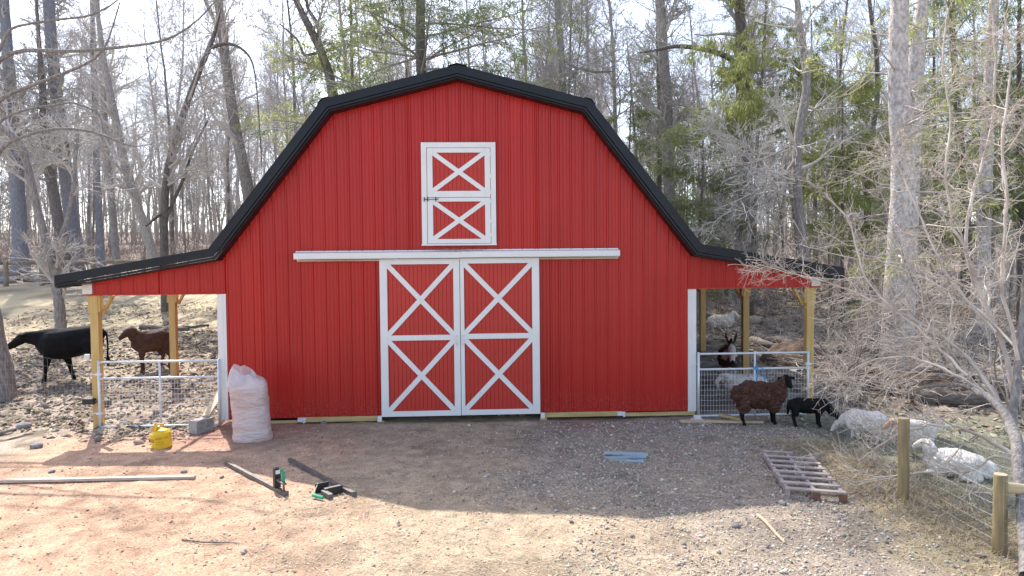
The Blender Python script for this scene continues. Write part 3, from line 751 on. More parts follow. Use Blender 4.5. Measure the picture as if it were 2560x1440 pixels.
wrap_text('FOR DIESEL ONLY', .016, -.30, .115, 'can_lettering', can); wrap_text('KEEP AWAY FROM HEAT', .012, -.30, .085, 'can_lettering', can)
V = []; F = []; n = 28
for k in range(n):
    a = 2*math.pi*k/n
    for (rx, rz) in ((.047, .032), (.037, .024)):
        th = -.72+rx*math.cos(a)/R; V.append(((R+.0015)*math.sin(th), -(R+.0015)*math.cos(th), .145+rz*math.sin(a)))
F = [(2*k, 2*((k+1) % n), 2*((k+1) % n)+1, 2*k+1) for k in range(n)]
for (dz, hw) in ((.006, .03), (-.006, .026)):
    b0 = len(V)
    for q in range(5):
        th = -.72+(-hw+q*hw/2)/R
        for e in (-.0028, .0028): V.append(((R+.0015)*math.sin(th), -(R+.0015)*math.cos(th), .145+dz+e))
    F += [(b0+2*q, b0+2*q+2, b0+2*q+3, b0+2*q+1) for q in range(4)]
mk('oval_emblem', V, F, MT['ink'], can)
can.rotation_euler = (RAD(3), RAD(-4), RAD(8))

# ------------------------------------------------------------------ concrete block and lumber
p = gat(497, 1082)
b = empty('concrete_block', (p[0]+.02, p[1]+.08, p[2]+.0), RAD(64), 'grey hollow concrete block lying below the left gate with a plank on it', 'concrete block')
m = MB()
m.box(-.195, .195, -.095, .095, .04, .072); m.box(-.195, .195, -.095, .095, .198, .23)
for x in (-.195, -.016, .163): m.box(x, x+.032, -.095, .095, .0721, .1979)
o = m.build('block_shell', MT['conc'], b); 
m = MB(); m.box(-.20, .19, -.10, .09, -.03, .038, .01); m.build('base_paver', MT['conc'], b)
p1 = np.array([b.location.x+.03, b.location.y+.12, b.location.z+.25]); p2 = np.array([-4.55, .75, .62])
def lumber(name, a, b_, wd, ht, mt, label, cat, up=(0,0,1), group=None):
    m = MB(); a = np.array(a, float); b_ = np.array(b_, float); c = (a+b_)/2; m.beam(a-c, b_-c, wd, ht, up); o = m.build(name, MT[mt]); o.location = c
    return tag(o, label, cat, group)
lumber('plank', p1, p2, .13, .035, 'board', 'pale plank sloping up from the concrete block through the left gate', 'plank')
def gline(px0, py0, px1, py1, dz): 
    a, b_ = gat(px0, py0), gat(px1, py1); a[2] += dz; b_[2] += dz; return a, b_
a, b_ = gline(-60, 1209, 487, 1197, .028); lumber('long_board', a, b_, .085, .035, 'logl', 'long pale board lying across the sunlit sawdust at the left edge', 'board')
a, b_ = gline(1700, 1057, 1908, 1059, .03); lumber('ground_board', a, b_, .09, .04, 'board', 'long pale board flat on the ground under the brown sheep', 'board')
a, b_ = gline(1800, 1046, 1856, 1058, .07); lumber('short_board', a, b_, .09, .04, 'pineh', 'short yellowish board lying crosswise just left of the brown sheep', 'board')
a, b_ = gline(1893, 1291, 1962, 1362, .02); m = MB(); c = (a+b_)/2; m.tube([a-c, (a-c)*.4+np.array([.01, 0, .008]), (b_-c)*.5, b_-c], [.016, .018, .017, .012], 7); o = m.build('stick', MT['board']); o.location = c; tag(o, 'single brown stick lying on the gravel below the pallet', 'stick')
a, b_ = gline(455, 1352, 598, 1361, .012); m = MB(); c = (a+b_)/2; m.tube([a-c, (a-c)*.3+np.array([0, -.03, .0]), b_-c], [.009, .008, .005], 6); o = m.build('dark_twig', MT['barkd']); o.location = c; tag(o, 'thin dark twig lying on the sunlit sawdust near the bottom', 'twig')
p = gat(1744, 1052); t = empty('footing_block', (p[0], p[1], p[2]), 0, 'white plastic block at the foot of the right corner trim', 'block'); 
m = MB(); m.box(-.11, .10, -.05, .07, -.02, .035, .008); m.build('block_foot', MT['white'], t); m = MB(); m.box(-.065, .055, -.03, .05, .0352, .10, .008); m.build('block_head', MT['white'], t)
# pallet seen inside the barn below the doors
pl = empty('loading_pallet', (1.12, .75, -.10), 0, 'small tan pallet showing in the gap under the right barn door', 'pallet')
for k in range(5):
    m = MB(); m.box(-.45, .45, -.5+k*.22, -.41+k*.22, .085, .10); m.build('slat', MT['pineh'], pl)
for x in (-.43, -.02, .40):
    m = MB(); m.box(x, x+.04, -.5, .49, 0, .084); m.build('stringer', MT['pineh'], pl)
for k in range(3):
    m = MB(); m.box(-.40+k*.2, -.30+k*.2, -.522, -.502, -.0, .10); m.build('end_block', MT['rust'], pl)

# ------------------------------------------------------------------ grey pallet on the gravel
N_, NR, FL = gat(1967, 1246), gat(2116, 1259), gat(1905, 1143)
u = NR-N_; v = FL-N_; u[2] = v[2] = 0; wU = np.linalg.norm(u); wV = np.linalg.norm(v); u /= wU; v /= wV
pal = empty('pallet', tuple(N_), 0, 'weathered grey wooden pallet lying on the gravel near the fence', 'pallet')
def qbox(m, u0, u1, v0, v1, z0, z1):
    P = []
    for z in (z0, z1):
        for (a, b) in ((u0, v0), (u1, v0), (u1, v1), (u0, v1)):
            q = u*a+v*b; P.append((q[0], q[1], z))
    m.hexa(P)
for i, uu in enumerate((0, wU/2-.02, wU-.04)):
    m = MB(); qbox(m, uu, uu+.04, 0, wV, .045, .105); qbox(m, uu, uu+.04, 0, .14, -.0, .0449); qbox(m, uu, uu+.04, wV/2-.1, wV/2+.1, -.0, .0449); qbox(m, uu, uu+.04, wV-.14, wV, -.0, .0449)
    m.build('stringer', MT['grey'], pal)
for k in range(8):
    v0 = .005+k*(wV-.1)/7; m = MB(); jt = random.uniform(-.012, .012); e = wU+.01 if k < 7 else wU*.62
    qbox(m, -.01+jt, e+jt, v0+jt*.5, v0+.085+jt*.5, .1055, .122); o = m.build('slat', MT['grey'], pal)
for k in range(3):
    v0 = .01+k*(wV-.12)/2; m = MB(); qbox(m, 0, wU, v0, v0+.09, -.018, -.001); m.build('bottom_slat', MT['grey'], pal)
for uu in (wU/2-.045, wU-.085):
    m = MB(); qbox(m, uu, uu+.09, -.012, -.001, .0, .10); m.build('end_block', MT['rust'], pal)

# ------------------------------------------------------------------ lifting bars with green jacks
def jackbar(pa, pb, side, label):
    a, b_ = gat(*pa), gat(*pb); d = b_-a; L_ = np.linalg.norm(d); ang = math.atan2(d[1], d[0])
    t = empty('jack_bar', tuple(b_+np.array([0,0,.035])), ang, label, 'jack', 'steel bars with green jacks on the sawdust')
    m = MB(); 
    m.box(-L_, -.02, -.026, -.021, -.035, .018); m.box(-L_, -.02, .021, .026, -.035, .018); m.box(-L_, -.02, -.0209, .0209, .012, .018); m.box(-L_, -.02, -.0209, .0209, -.035, -.029); m.build('bar_tube', MT['steel'], t)
    m = MB(); m.box(-.02, .0, -.034, .034, -.036, .03, .004); m.build('end_plate', MT['steel'], t)
    if side == 0:
        m = MB(); m.box(-.30, -.29, -.04, .04, .019, .28); m.box(-.25, -.24, -.04, .04, .019, .28); m.box(-.2899, -.2501, -.04, -.032, .019, .28); m.build('upright_plates', MT['blackmat'], t)
        m = MB(); m.box(-.2398, -.236, -.03, .03, .20, .25); m.build('rating_label', MT['white'], t)
        m = MB(); m.beam((-.24, 0, .13), (-.03, .0, .11), .05, .02); m.build('lift_arm', MT['steel'], t)
        m = MB(); m.tube([(-.12, .02, .12), (-.12, .02, .26)], .022, 10); m.tube([(-.12, .02, .26), (-.11, -.03, .30)], .013, 8); m.build('jack_body', MT['green'], t)
        m = MB(); m.tube([(-.11, .02, .0), (-.12, .02, .12)], .014, 8); m.build('jack_screw', MT['rust'], t)
    else:
        m = MB(); m.box(-.33, -.10, -.30, -.24, -.03, .03); m.box(-.34, -.28, -.26, -.04, -.02, .05); m.build('lift_arm', MT['steel'], t)
        m = MB(); m.box(-.42, -.40, -.34, -.16, -.035, .10); m.box(-.24, -.225, -.24, -.05, -.03, .07); m.build('upright_plates', MT['blackmat'], t)
        m = MB(); m.tube([(-.30, -.42, .0), (-.13, -.36, .0)], .022, 10); m.build('jack_body', MT['green'], t)
        m = MB(); m.tube([(-.29, -.42, .01), (-.42, -.30, .10)], .008, 6); m.build('jack_screw', MT['board'], t)
    return t
jackbar((566, 1163), (716, 1241), 0, 'dark steel bar with an upright jack bracket standing on it, left of the two')
jackbar((724, 1156), (886, 1242), 1, 'dark steel bar with its green jack lying on the ground, right of the two')
# blue-grey metal rails bundle
p = gat(1565, 1150)
t = empty('metal_channels', (p[0], p[1], p[2]), RAD(-12), 'small bundle of blue-grey metal channels lying in the shaded gravel', 'metal channels')
for k, (y, z, r, L_) in enumerate(((.13, .045, -.05, .66), (.02, .02, .13, .60), (-.09, .0, -.05, .52))):
    m = MB(); n = 6
    a = np.array([-L_/2, y-r*.5, z]); b2 = np.array([L_/2, y+r*.5, z+.01])
    m.beam(a, b2, .05, .005); m.beam(a+np.array([0, -.024, .014]), b2+np.array([0, -.024, .014]), .004, .034); m.beam(a+np.array([0, .024, .014]), b2+np.array([0, .024, .014]), .004, .034)
    m.build('channel', MT['bluem'], t)
m = MB(); m.beam((.02, -.10, .030), (.27, -.05, .045), .035, .010); m.build('blue_film_wrap', MT['blue'], t)

# ------------------------------------------------------------------ trees
trng = np.random.default_rng(21)
def unit(a): return a/(np.linalg.norm(a, axis=-1, keepdims=True)+1e-9)
def tubes(P, R, sides):
    """P (B,n,3), R (B,n) -> vertices, quads of B tapered tubes"""
    B, n, _ = P.shape
    T = np.empty_like(P); T[:, 1:-1] = P[:, 2:]-P[:, :-2]; T[:, 0] = P[:, 1]-P[:, 0]; T[:, -1] = P[:, -1]-P[:, -2]; T = unit(T)
    mean = unit(T.mean(1)); ref = np.where(np.abs(mean[:, 2:3]) < .8, np.array([[0, 0, 1.0]]), np.array([[1.0, 0, 0]]))
    N = unit(np.cross(T, ref[:, None, :])); Bn = np.cross(T, N)
    a = 2*np.pi*np.arange(sides)/sides
    ring = P[:, :, None, :]+R[:, :, None, None]*(np.cos(a)[None, None, :, None]*N[:, :, None, :]+np.sin(a)[None, None, :, None]*Bn[:, :, None, :])
    V = ring.reshape(-1, 3)
    i = np.arange(n-1)[:, None]*sides; k = np.arange(sides)[None]; k2 = (k+1) % sides
    q = np.stack([i+k, i+k2, i+sides+k2, i+sides+k], -1).reshape(-1, 4)
    F = (q[None]+(np.arange(B)*n*sides)[:, None, None]).reshape(-1, 4)
    return V, F
def join(L_):
    Vs, Fs, o = [], [], 0
    for V, F in L_: Vs.append(V); Fs.append(F+o); o += len(V)
    return np.concatenate(Vs), np.concatenate(Fs)
def walk(S, D, L_, R0, n, wob, up, taper=.25, grav=None):
    B = len(S); P = np.empty((B, n, 3)); P[:, 0] = S; D = unit(D); st = (L_/(n-1))[:, None]
    for i in range(1, n):
        P[:, i] = P[:, i-1]+D*st
        D = D+trng.normal(0, wob, (B, 3)); D[:, 2] += up; D = unit(D)
    R = R0[:, None]*np.linspace(1, taper, n)[None]
    return P, R
def kids(P, R, count, t0, t1, a0, a1, length, n, wob, up, rr, taper=.25, shrink=.6, flat=0, wts=None):
    B, m, _ = P.shape
    ln = np.linalg.norm(np.diff(P, axis=1), axis=2).sum(1); pr = ln/ln.sum() if wts is None else wts
    idx = trng.choice(B, count, p=pr); t = trng.uniform(t0, t1, count); f = t*(m-1); i = np.minimum(f.astype(int), m-2); fr_ = (f-i)[:, None]
    S = P[idx, i]*(1-fr_)+P[idx, i+1]*fr_; T = unit(P[idx, i+1]-P[idx, i]); r = R[idx, i]*(1-fr_[:, 0])+R[idx, i+1]*fr_[:, 0]
    rv = trng.normal(0, 1, (count, 3)); rv[:, 2] *= (1-flat); pp = unit(rv-(rv*T).sum(1, keepdims=True)*T)
    a = np.radians(trng.uniform(a0, a1, count))[:, None]; D = np.cos(a)*T+np.sin(a)*pp
    L_ = length*trng.uniform(.55, 1.35, count)*(1-shrink*t)
    return walk(S, D, L_, np.maximum(r*rr, .003), n, wob, up, taper)
def tree_parts(tr_P, tr_R, n1, n2, n3, n4, l1, l2, l3, l4, t0=.3, twr=.0045, up=.05, a=(35, 70), sides=9, trim=None):
    P1, R1 = kids(tr_P, tr_R, n1, t0, .98, a[0], a[1], l1, 9, .13, up, .45, .2)
    P2, R2 = kids(P1, R1, n2, .2, 1, 30, 65, l2, 6, .15, up*.8, .5, .35)
    P3, R3 = kids(np.concatenate([P2]), R2, n3, .1, 1, 25, 60, l3, 4, .16, up*.6, .6, .5)
    R3 = np.clip(R3, twr, .02)
    out_ = [tubes(P1, R1, 6), tubes(P2, np.maximum(R2, twr*1.2), 4), tubes(P3, R3, 3)]
    if n4:
        P4, R4 = kids(P3, R3, n4, .1, 1, 20, 60, l4, 3, .15, .02, .7, .6); R4 = np.full_like(R4, twr*.8); R4[:, -1] *= .6
        out_.append(tubes(P4, R4, 3))
    return tubes(tr_P, tr_R, sides), join(out_)
def make_tree(name, trunk, crown, mt, mtw, label=None, cat=None, group=None, loc=(0, 0, 0), foliage=None):
    e = empty(name, loc, 0, label, cat, group)
    mk('trunk', trunk[0], [trunk[1]], MT[mt], e, True)
    mk('crown', crown[0], [crown[1]], MT[mtw], e, True)
    return e
def straight_trunk(h, r0, lean=.03, wob=.035, n=16):
    P, R = walk(np.array([[0, 0, -.4]]), np.array([[trng.normal(0, lean), trng.normal(0, lean), 1.0]]), np.array([h+.4]), np.array([r0]), n, wob, .08, .25)
    R[:, 0] *= 1.35; R[:, 1] *= 1.05
    return P, R
# -- common bare forest trees: prototypes far outside nothing: each prototype is also placed
def solid_near(x, y): return -8.2 < x < 8.4 and y < 12.5
tall = []
for k in range(6):
    h = (21, 18, 23, 16, 20, 15)[k]; r = (.16, .12, .20, .09, .14, .10)[k]
    P, R = straight_trunk(h, r)
    t, c = tree_parts(P, R, 40, 230, 1000, 1200, 4.6, 2.2, 1.2, .6, t0=(.42, .32, .45, .22, .35, .12)[k], twr=.0075, up=.07, a=(25, 62))
    tall.append(make_tree('bare_tree', t, c, ('bark', 'bark', 'barkb', 'bark', 'barkd', 'bark')[k], 'twig'))
sap = []
for k in range(4):
    h = (7.5, 6, 9, 5)[k]; P, R = straight_trunk(h, (.045, .035, .06, .03)[k], .12, .06, 10)
    t, c = tree_parts(P, R, 26, 150, 850, 1200, 1.9, .95, .55, .3, t0=.12, twr=.0055, up=.05, a=(25, 70), sides=6)
    sap.append(make_tree('bare_sapling', t, c, 'bark', 'twig'))
def region(x, y):
    if x < -9: return 'left'
    if x > 9: return 'right'
    return 'middle'
LAB = {'tall': {'left': ('slender bare grey tree in the wood beyond the left pasture', 'bare trees of the wood beyond the left pasture'),
                'middle': ('slender bare grey tree in the wood directly behind the barn', 'bare trees of the wood behind the barn'),
                'right': ('slender bare grey tree in the wood beyond the right shed', 'bare trees of the wood beyond the right shed')},
       'sap': {'left': ('thin twiggy bare sapling among the trees beyond the left pasture', 'saplings beyond the left pasture'),
               'middle': ('thin twiggy bare sapling among the trees directly behind the barn', 'saplings behind the barn'),
               'right': ('thin twiggy bare sapling among the trees beyond the right shed', 'saplings beyond the right shed')}}
prng = np.random.default_rng(33)
def plant(protos, pts, kind, cat, smin, smax):
    used = set()
    for i, (x, y) in enumerate(pts):
        k = int(prng.integers(len(protos))); p = protos[k]
        lab, grp = LAB[kind][region(x, y)]
        if kind == 'tall': lab = lab.replace('slender bare grey tree in', ('tall high-crowned bare tree', 'slender straight grey bare tree', 'broad blue-grey bare tree', 'thin low-limbed bare tree', 'dark-barked bare tree', 'slim low-branching bare tree')[k] + (' at the edge of' if y < 38 else ' midway into' if y < 62 else ' deep in'))
        else: lab = lab.replace('thin twiggy bare sapling', ('tall twiggy', 'low twiggy', 'tallest wispy', 'short bushy')[k]+' bare sapling').replace('among the trees', 'among the nearer trees' if y < 36 else 'among the farther trees')
        s = prng.uniform(smin, smax); loc = (x, y, G(x, y)-.05); rz = prng.uniform(0, 6.28)
        if k in used: o = copy_tree(p, loc, rz, (s, s, s*prng.uniform(.9, 1.1)))
        else: o = p; used.add(k); o.location = loc; o.rotation_euler = (0, 0, rz); o.scale = (s, s, s)
        o['label'] = lab; o['group'] = grp; o['category'] = cat
pts = []
while len(pts) < 185:
    y = 20+75*prng.random()**1.1; half = (y+13)*.86
    x = CX+prng.uniform(-half, half)
    if y < 30 and -19 < x < -4: continue
    if y < 24 and x < -8: continue
    if any((x-a)**2+(y-b_)**2 < 1.5 for a, b_ in pts): continue
    pts.append((x, y))
plant(tall, pts, 'tall', 'tree', .7, 1.08)
pts = []
while len(pts) < 110:
    y = 22+55*prng.random()**1.3; half = (y+13)*.86
    x = CX+prng.uniform(-half, half)
    if y < 27 and x < -5: continue
    pts.append((x, y))
for _ in range(14): pts.append((prng.uniform(9.5, 24), prng.uniform(12, 22)))
plant(sap, pts, 'sap', 'sapling', .7, 1.25)

# -- single trees whose trunks can be followed in the photograph
def hero(name, label, pxs, ydep, wpx, mt='bark', mtw='twig', n1=26, n2=170, n3=1000, n4=2000, l=(3.2, 1.5, .8, .4), t0=.35, top=6, cat='tree', group=None, forks=(), twr=.006, a=(30, 70), ground_end=True, ydep_top=None):
    """pxs: trunk line from foot to top; it stands at depth ydep"""
    k = len(pxs); ys = np.linspace(ydep, ydep if ydep_top is None else ydep_top, k)
    W = np.array([at(px, py, yy) for (px, py), yy in zip(pxs, ys)])
    dist = np.linalg.norm(W-np.array([CX, CY, CZ]), axis=1); rad = np.array(wpx)*dist/FPX/2
    if ground_end:
        g = G(W[0, 0], W[0, 1])-.35
        d = W[0]-W[1]; foot = np.array([W[0, 0]+d[0]*.2, W[0, 1], g])
        if W[0, 2] > g+.1: W = np.vstack([foot, W]); rad = np.concatenate([[rad[0]*1.2], rad])
    if top:
        d = unit(W[-1]-W[-2]); d = unit(d*.8+np.array([0, 0, .5])); W = np.vstack([W, W[-1]+d*top*.5, W[-1]+d*top]); rad = np.concatenate([rad, [rad[-1]*.6, rad[-1]*.25]])
    base = W[0].copy(); W = W-base
    # resample smoothly
    s = np.concatenate([[0], np.cumsum(np.linalg.norm(np.diff(W, axis=0), axis=1))]); q = np.linspace(0, s[-1], 26)
    P = np.stack([np.interp(q, s, W[:, i]) for i in range(3)], 1); ker = np.array([.25, .5, .25])
    for _ in range(2): P[1:-1] = P[:-2]*.25+P[1:-1]*.5+P[2:]*.25
    P[1:-1] += trng.normal(0, .012, P[1:-1].shape)
    R = np.interp(q, s, rad)[None]; P = P[None]
    TP, TR = [P], [R]
    tv = [tubes(P, R, 11)]
    for (fp, fw, fy) in forks:
        Wf = np.array([at(px, py, yy) for (px, py), yy in zip(fp, np.linspace(fy[0], fy[1], len(fp)))])-base
        sf = np.concatenate([[0], np.cumsum(np.linalg.norm(np.diff(Wf, axis=0), axis=1))]); qf = np.linspace(0, sf[-1], 26)
        Pf = np.stack([np.interp(qf, sf, Wf[:, i]) for i in range(3)], 1)
        for _ in range(2): Pf[1:-1] = Pf[:-2]*.25+Pf[1:-1]*.5+Pf[2:]*.25
        dd = np.linalg.norm(Wf+base-np.array([CX, CY, CZ]), axis=1); Rf = np.interp(qf, sf, np.array(fw)*dd/FPX/2)
        TP.append(Pf[None]); TR.append(Rf[None]); tv.append(tubes(Pf[None], Rf[None], 8))
    TP = np.concatenate(TP); TR = np.concatenate(TR)
    P1, R1 = kids(TP, TR, n1, t0, .98, a[0], a[1], l[0], 9, .16, .05, .4, .2); 
    P2, R2 = kids(np.concatenate([P1]), R1, n2, .15, 1, 30, 70, l[1], 6, .18, .03, .55, .35); P3, R3 = kids(P2, R2, n3, .1, 1, 25, 60, l[2], 4, .18, .02, .6, .5)
    cr = [tubes(P1, np.maximum(R1, twr*1.3), 6), tubes(P2, np.maximum(R2, twr*1.15), 4), tubes(P3, np.clip(R3, twr, .02), 3)]
    if n4: P4, R4 = kids(P3, R3, n4, .1, 1, 20, 60, l[3], 3, .15, .0, .7, .6); cr.append(tubes(P4, np.full_like(R4, twr*.8), 3))
    e = make_tree(name, join(tv), join(cr), mt, mtw, label, cat, group, tuple(base))
    return e
hero('bare_tree', 'forked bare tree in the pasture just left of the barn eave', [(153, 822), (146, 740), (133, 660)], 7.5, [23, 20, 22], 'bark', top=0, n1=22, n2=150, n3=800, n4=1400, l=(2.2, 1.0, .6, .3), t0=.45,
     forks=[([(133, 665), (112, 590), (92, 520), (72, 430), (55, 360), (10, 320), (-60, 290)], [18, 17, 15, 15, 14, 13, 10], (7.5, 7.0)), ([(136, 665), (150, 600), (172, 540), (184, 460), (190, 390), (196, 330)], [12, 11, 9, 8, 6, 4], (7.5, 8.2))])
hero('bare_tree', 'nearest tree at the left edge, a thick bare trunk cut by the frame', [(-8, 960), (-17, 860), (-34, 780), (-62, 640)], 1.9, [64, 52, 48, 46], 'bark', top=5, n1=3, n2=8, n3=20, n4=0, t0=.7, l=(2, 1, .5, .3),
     forks=[([(-45, 600), (-60, 330), (0, 240), (60, 222), (140, 190), (200, 168), (260, 140), (300, 5)], [13.6, 12.2, 7.5, 6.8, 6.1, 5.4, 4.1, 2.7], (1.9, 1.5)),
            ([(-40, 420), (-20, 145), (60, 122), (160, 130), (210, 128), (300, 118), (400, 108), (440, 92), (500, 50), (545, -5)], [11.6, 9.5, 8.2, 7.5, 6.8, 6.1, 5.4, 4.8, 3.4, 2.7], (1.9, 1.2)),
            ([(-40, 520), (0, 365), (50, 345), (100, 326), (170, 320), (230, 328), (290, 350), (330, 372), (380, 360)], [8.2, 6.8, 6.1, 6.1, 5.4, 4.8, 4.1, 2.7, 2.0], (1.9, 2.2)),
            ([(-40, 400), (0, 298), (40, 282), (90, 268), (150, 262), (182, 250), (215, 272), (250, 275), (258, 330)], [5.4, 5.4, 4.8, 4.8, 4.1, 4.1, 3.4, 2.7, 2.0], (1.9, 2.6)),
            ([(-30, 200), (20, 70), (70, 60), (150, 48), (220, 42), (270, 20), (300, -5)], [6.1, 5.4, 4.8, 4.8, 4.1, 3.4, 2.7], (1.9, 1.4))])
hero('bare_tree', 'leaning bare tree behind the left shed roof, its trunk slanting up to the left', [(392, 660), (372, 600), (350, 530), (326, 470), (305, 390), (288, 290), (268, 200), (255, 130)], 19, [20, 21, 19, 18, 17, 16, 14, 12], 'bark', top=5, t0=.25)
hero('bare_tree', 'dark vine-covered bare tree whose foot shows under the left shed', [(416, 803), (412, 700), (410, 620), (410, 480), (432, 350), (465, 270), (490, 200), (505, 150), (530, 115), (545, 60)], 12.5, [24, 20, 18, 17, 14, 14, 13, 12, 10, 7], 'barkd', top=3, t0=.3,
     forks=[([(410, 555), (435, 500), (462, 440), (480, 380), (520, 300)], [9, 8, 7, 6, 4], (12.5, 13)), ([(530, 118), (570, 105), (605, 120), (630, 145), (640, 200), (648, 300), (655, 420)], [9, 8, 6, 4.5, 3, 2.5, 2], (12.5, 12)), ([(410, 530), (388, 545), (365, 565)], [8, 7, 5], (12.5, 12))])
hero('bare_tree', 'tall straight bare tree left of the barn roof, leaning slightly left', [(640, 560), (615, 450), (590, 330), (575, 240), (562, 130), (545, 0)], 20, [30, 27, 24, 22, 20, 17], 'bark', top=6, t0=.3, forks=[([(562, 140), (545, 70), (512, 0)], [10, 9, 7], (20, 20))])
hero('bare_tree', 'thick blue-grey trunk farthest left in the wood, behind the rail fence', [(52, 650), (48, 560), (44, 460), (32, 300), (20, 150), (10, 0)], 26, [32, 28, 26, 24, 20, 17], 'barkb', top=5, t0=.3)
hero('bare_tree', 'broad blue-grey trunk flaring at its foot above the rail fence', [(190, 650), (180, 560), (168, 470), (152, 330), (135, 180), (120, 0)], 27, [42, 28, 26, 25, 22, 20], 'barkb', top=5, t0=.3)
hero('bare_tree', 'dark leaning bare trunk just left of the broad blue-grey trunk', [(160, 640), (148, 560), (132, 480), (118, 400), (110, 300)], 25, [26, 22, 20, 19, 15], 'barkd', top=7, t0=.3)
hero('bare_tree', 'narrow blue-grey trunk standing right of the broad one', [(251, 645), (248, 560), (244, 470), (240, 350), (237, 230), (232, 80)], 27, [19, 15, 14, 13, 12, 10], 'barkb', top=5, t0=.35)
hero('bare_tree', 'greenish straight trunk rising just above the left shed roof end', [(291, 655), (284, 580), (278, 510), (271, 420), (262, 320), (255, 200)], 23, [16, 15, 14, 13, 12, 10], 'bark', top=6, t0=.3)
hero('bare_tree', 'dark crooked bare tree leaning left behind the upper left roof slope', [(835, 215), (818, 160), (800, 120), (782, 80), (758, 40), (738, 0)], 17, [24, 20, 19, 18, 15, 12], 'barkd', top=4, t0=.1, n1=20, forks=[([(800, 125), (795, 60), (768, 20), (766, -20)], [9, 8, 7, 6], (17, 17)), ([(800, 130), (760, 140), (745, 100), (700, 60)], [7, 6, 5, 3], (17, 16))])
hero('bare_tree', 'straight bare trunk behind the upper right roof slope', [(1408, 232), (1404, 180), (1400, 100), (1392, 0)], 17, [19, 17, 16, 14], 'bark', top=7, t0=.25, forks=[([(1408, 150), (1440, 170), (1490, 180), (1530, 178)], [7, 7, 6, 4], (17, 17))])
hero('bare_tree', 'big straight mottled trunk right of the upper roof corner', [(1672, 520), (1672, 370), (1668, 280), (1660, 140), (1648, 0)], 19, [28, 27, 26, 24, 22], 'bark', top=7, t0=.3)
hero('bare_tree', 'thickest rough dark trunk rising over the right shed roof', [(1862, 640), (1862, 540), (1862, 420), (1860, 300), (1856, 180), (1852, 90)], 17.5, [44, 40, 36, 34, 30, 26], 'barkd', top=6, t0=.4, forks=[([(1850, 190), (1835, 150), (1790, 130), (1720, 116), (1680, 116), (1640, 126), (1600, 132)], [14, 13, 12, 11, 9, 7, 5], (17.5, 16.5))])
hero('bare_tree', 'pale curving smooth trunk between the dark trunk and the flaky spruce', [(2015, 800), (2012, 640), (1998, 540), (1990, 440), (1992, 360), (2000, 290), (2022, 240), (2024, 200), (2008, 120), (1995, 40)], 9.5, [30, 26, 22, 20, 20, 20, 20, 18, 16, 14], 'bark', top=4, t0=.3, a=(50, 90), forks=[([(1995, 390), (1960, 440), (1910, 470), (1850, 500), (1800, 520)], [8, 7, 6, 5, 3], (9.5, 8.5)), ([(1995, 350), (1950, 380), (1880, 410), (1800, 420)], [7, 6, 5, 3], (9.5, 8.6))])
hero('bare_tree', 'slim dark bare tree left of the flaky spruce', [(2175, 700), (2170, 560), (2165, 420), (2185, 300), (2200, 180), (2180, 60)], 14, [16, 15, 13, 12, 10, 9], 'barkd', top=5, t0=.35)

# -- evergreens
def foliage(P, R, per_m, ln, wd, droop, spread=.10):
    """flat twig-like needle sprays hanging from branch lines"""
    B, m, _ = P.shape
    L_ = np.linalg.norm(np.diff(P, axis=1), axis=2).sum(1); cnt = int(L_.sum()*per_m)
    idx = trng.choice(B, cnt, p=L_/L_.sum()); t = trng.uniform(.12, 1, cnt); f = t*(m-1); i = np.minimum(f.astype(int), m-2); fr_ = (f-i)[:, None]
    S = P[idx, i]*(1-fr_)+P[idx, i+1]*fr_; T = unit(P[idx, i+1]-P[idx, i])
    rv = trng.normal(0, 1, (cnt, 3)); D = unit(T*.9+rv*.55+np.array([0, 0, -droop])*trng.uniform(.3, 1.4, (cnt, 1)))
    S = S+rv*spread*.25
    sd_ = unit(np.cross(D, trng.normal(0, 1, (cnt, 3)))); l_ = (ln*trng.uniform(.5, 1.4, cnt))[:, None]; w_ = (wd*trng.uniform(.6, 1.4, cnt))[:, None]
    mid = S+D*l_*.5+np.array([0, 0, -.012]); tip = S+D*l_+np.array([0, 0, -1])*l_*.25*droop
    V = np.stack([S, mid-sd_*w_*.5, tip, mid+sd_*w_*.5], 1)
    F = (np.arange(4)[None]+np.arange(cnt)[:, None]*4)
    return V.reshape(-1, 3), F
def evergreen(h, r0, n1, l1, t0, t1, per_m, mt, label=None, lean=.02, mtb='barkd', droop=.5, n2=None, twig=True, P=None, R=None, up=.0, ang=(72, 100), name='hemlock_tree', loc=(0, 0, 0), ln=.16, wd=.03):
    if P is None: P, R = straight_trunk(h, r0, lean, .02)
    P1, R1 = kids(P, R, n1, t0, t1, ang[0], ang[1], l1, 8, .06, up-.03*droop, .28, .2, .62)
    P2, R2 = kids(P1, R1, n2 or n1*9, .12, 1, 35, 70, l1*.36, 5, .08, -.05*droop, .5, .4, .55, flat=.75)
    P3, R3 = kids(P2, R2, (n2 or n1*9)*3, .1, 1, 30, 65, l1*.15, 3, .08, -.12*droop, .5, .4, .3, flat=.5)
    e = empty(name, loc, 0, label, 'tree')
    V, F = tubes(P, R, 10); mk('trunk', V, [F], MT[mtb], e, True)
    V, F = join([tubes(P1, np.maximum(R1, .008), 5), tubes(P2, np.maximum(R2, .005), 4), tubes(P3, np.maximum(R3, .0035), 3)]); mk('crown', V, [F], MT['bark' if mtb != 'barkl' else 'barkd'], e, True)
    fv = [foliage(P2, R2, per_m*.5, ln, wd, droop), foliage(P3, R3, per_m, ln, wd, droop)]
    V, F = join(fv); tag(mk('needles', V, [F], MT[mt], e), kind='stuff')
    return e
def evat(px, ydep, label, **k):
    p = at(px, 600, ydep); k['loc'] = (p[0], ydep, G(p[0], ydep)-.1); return evergreen(label=label, **k)
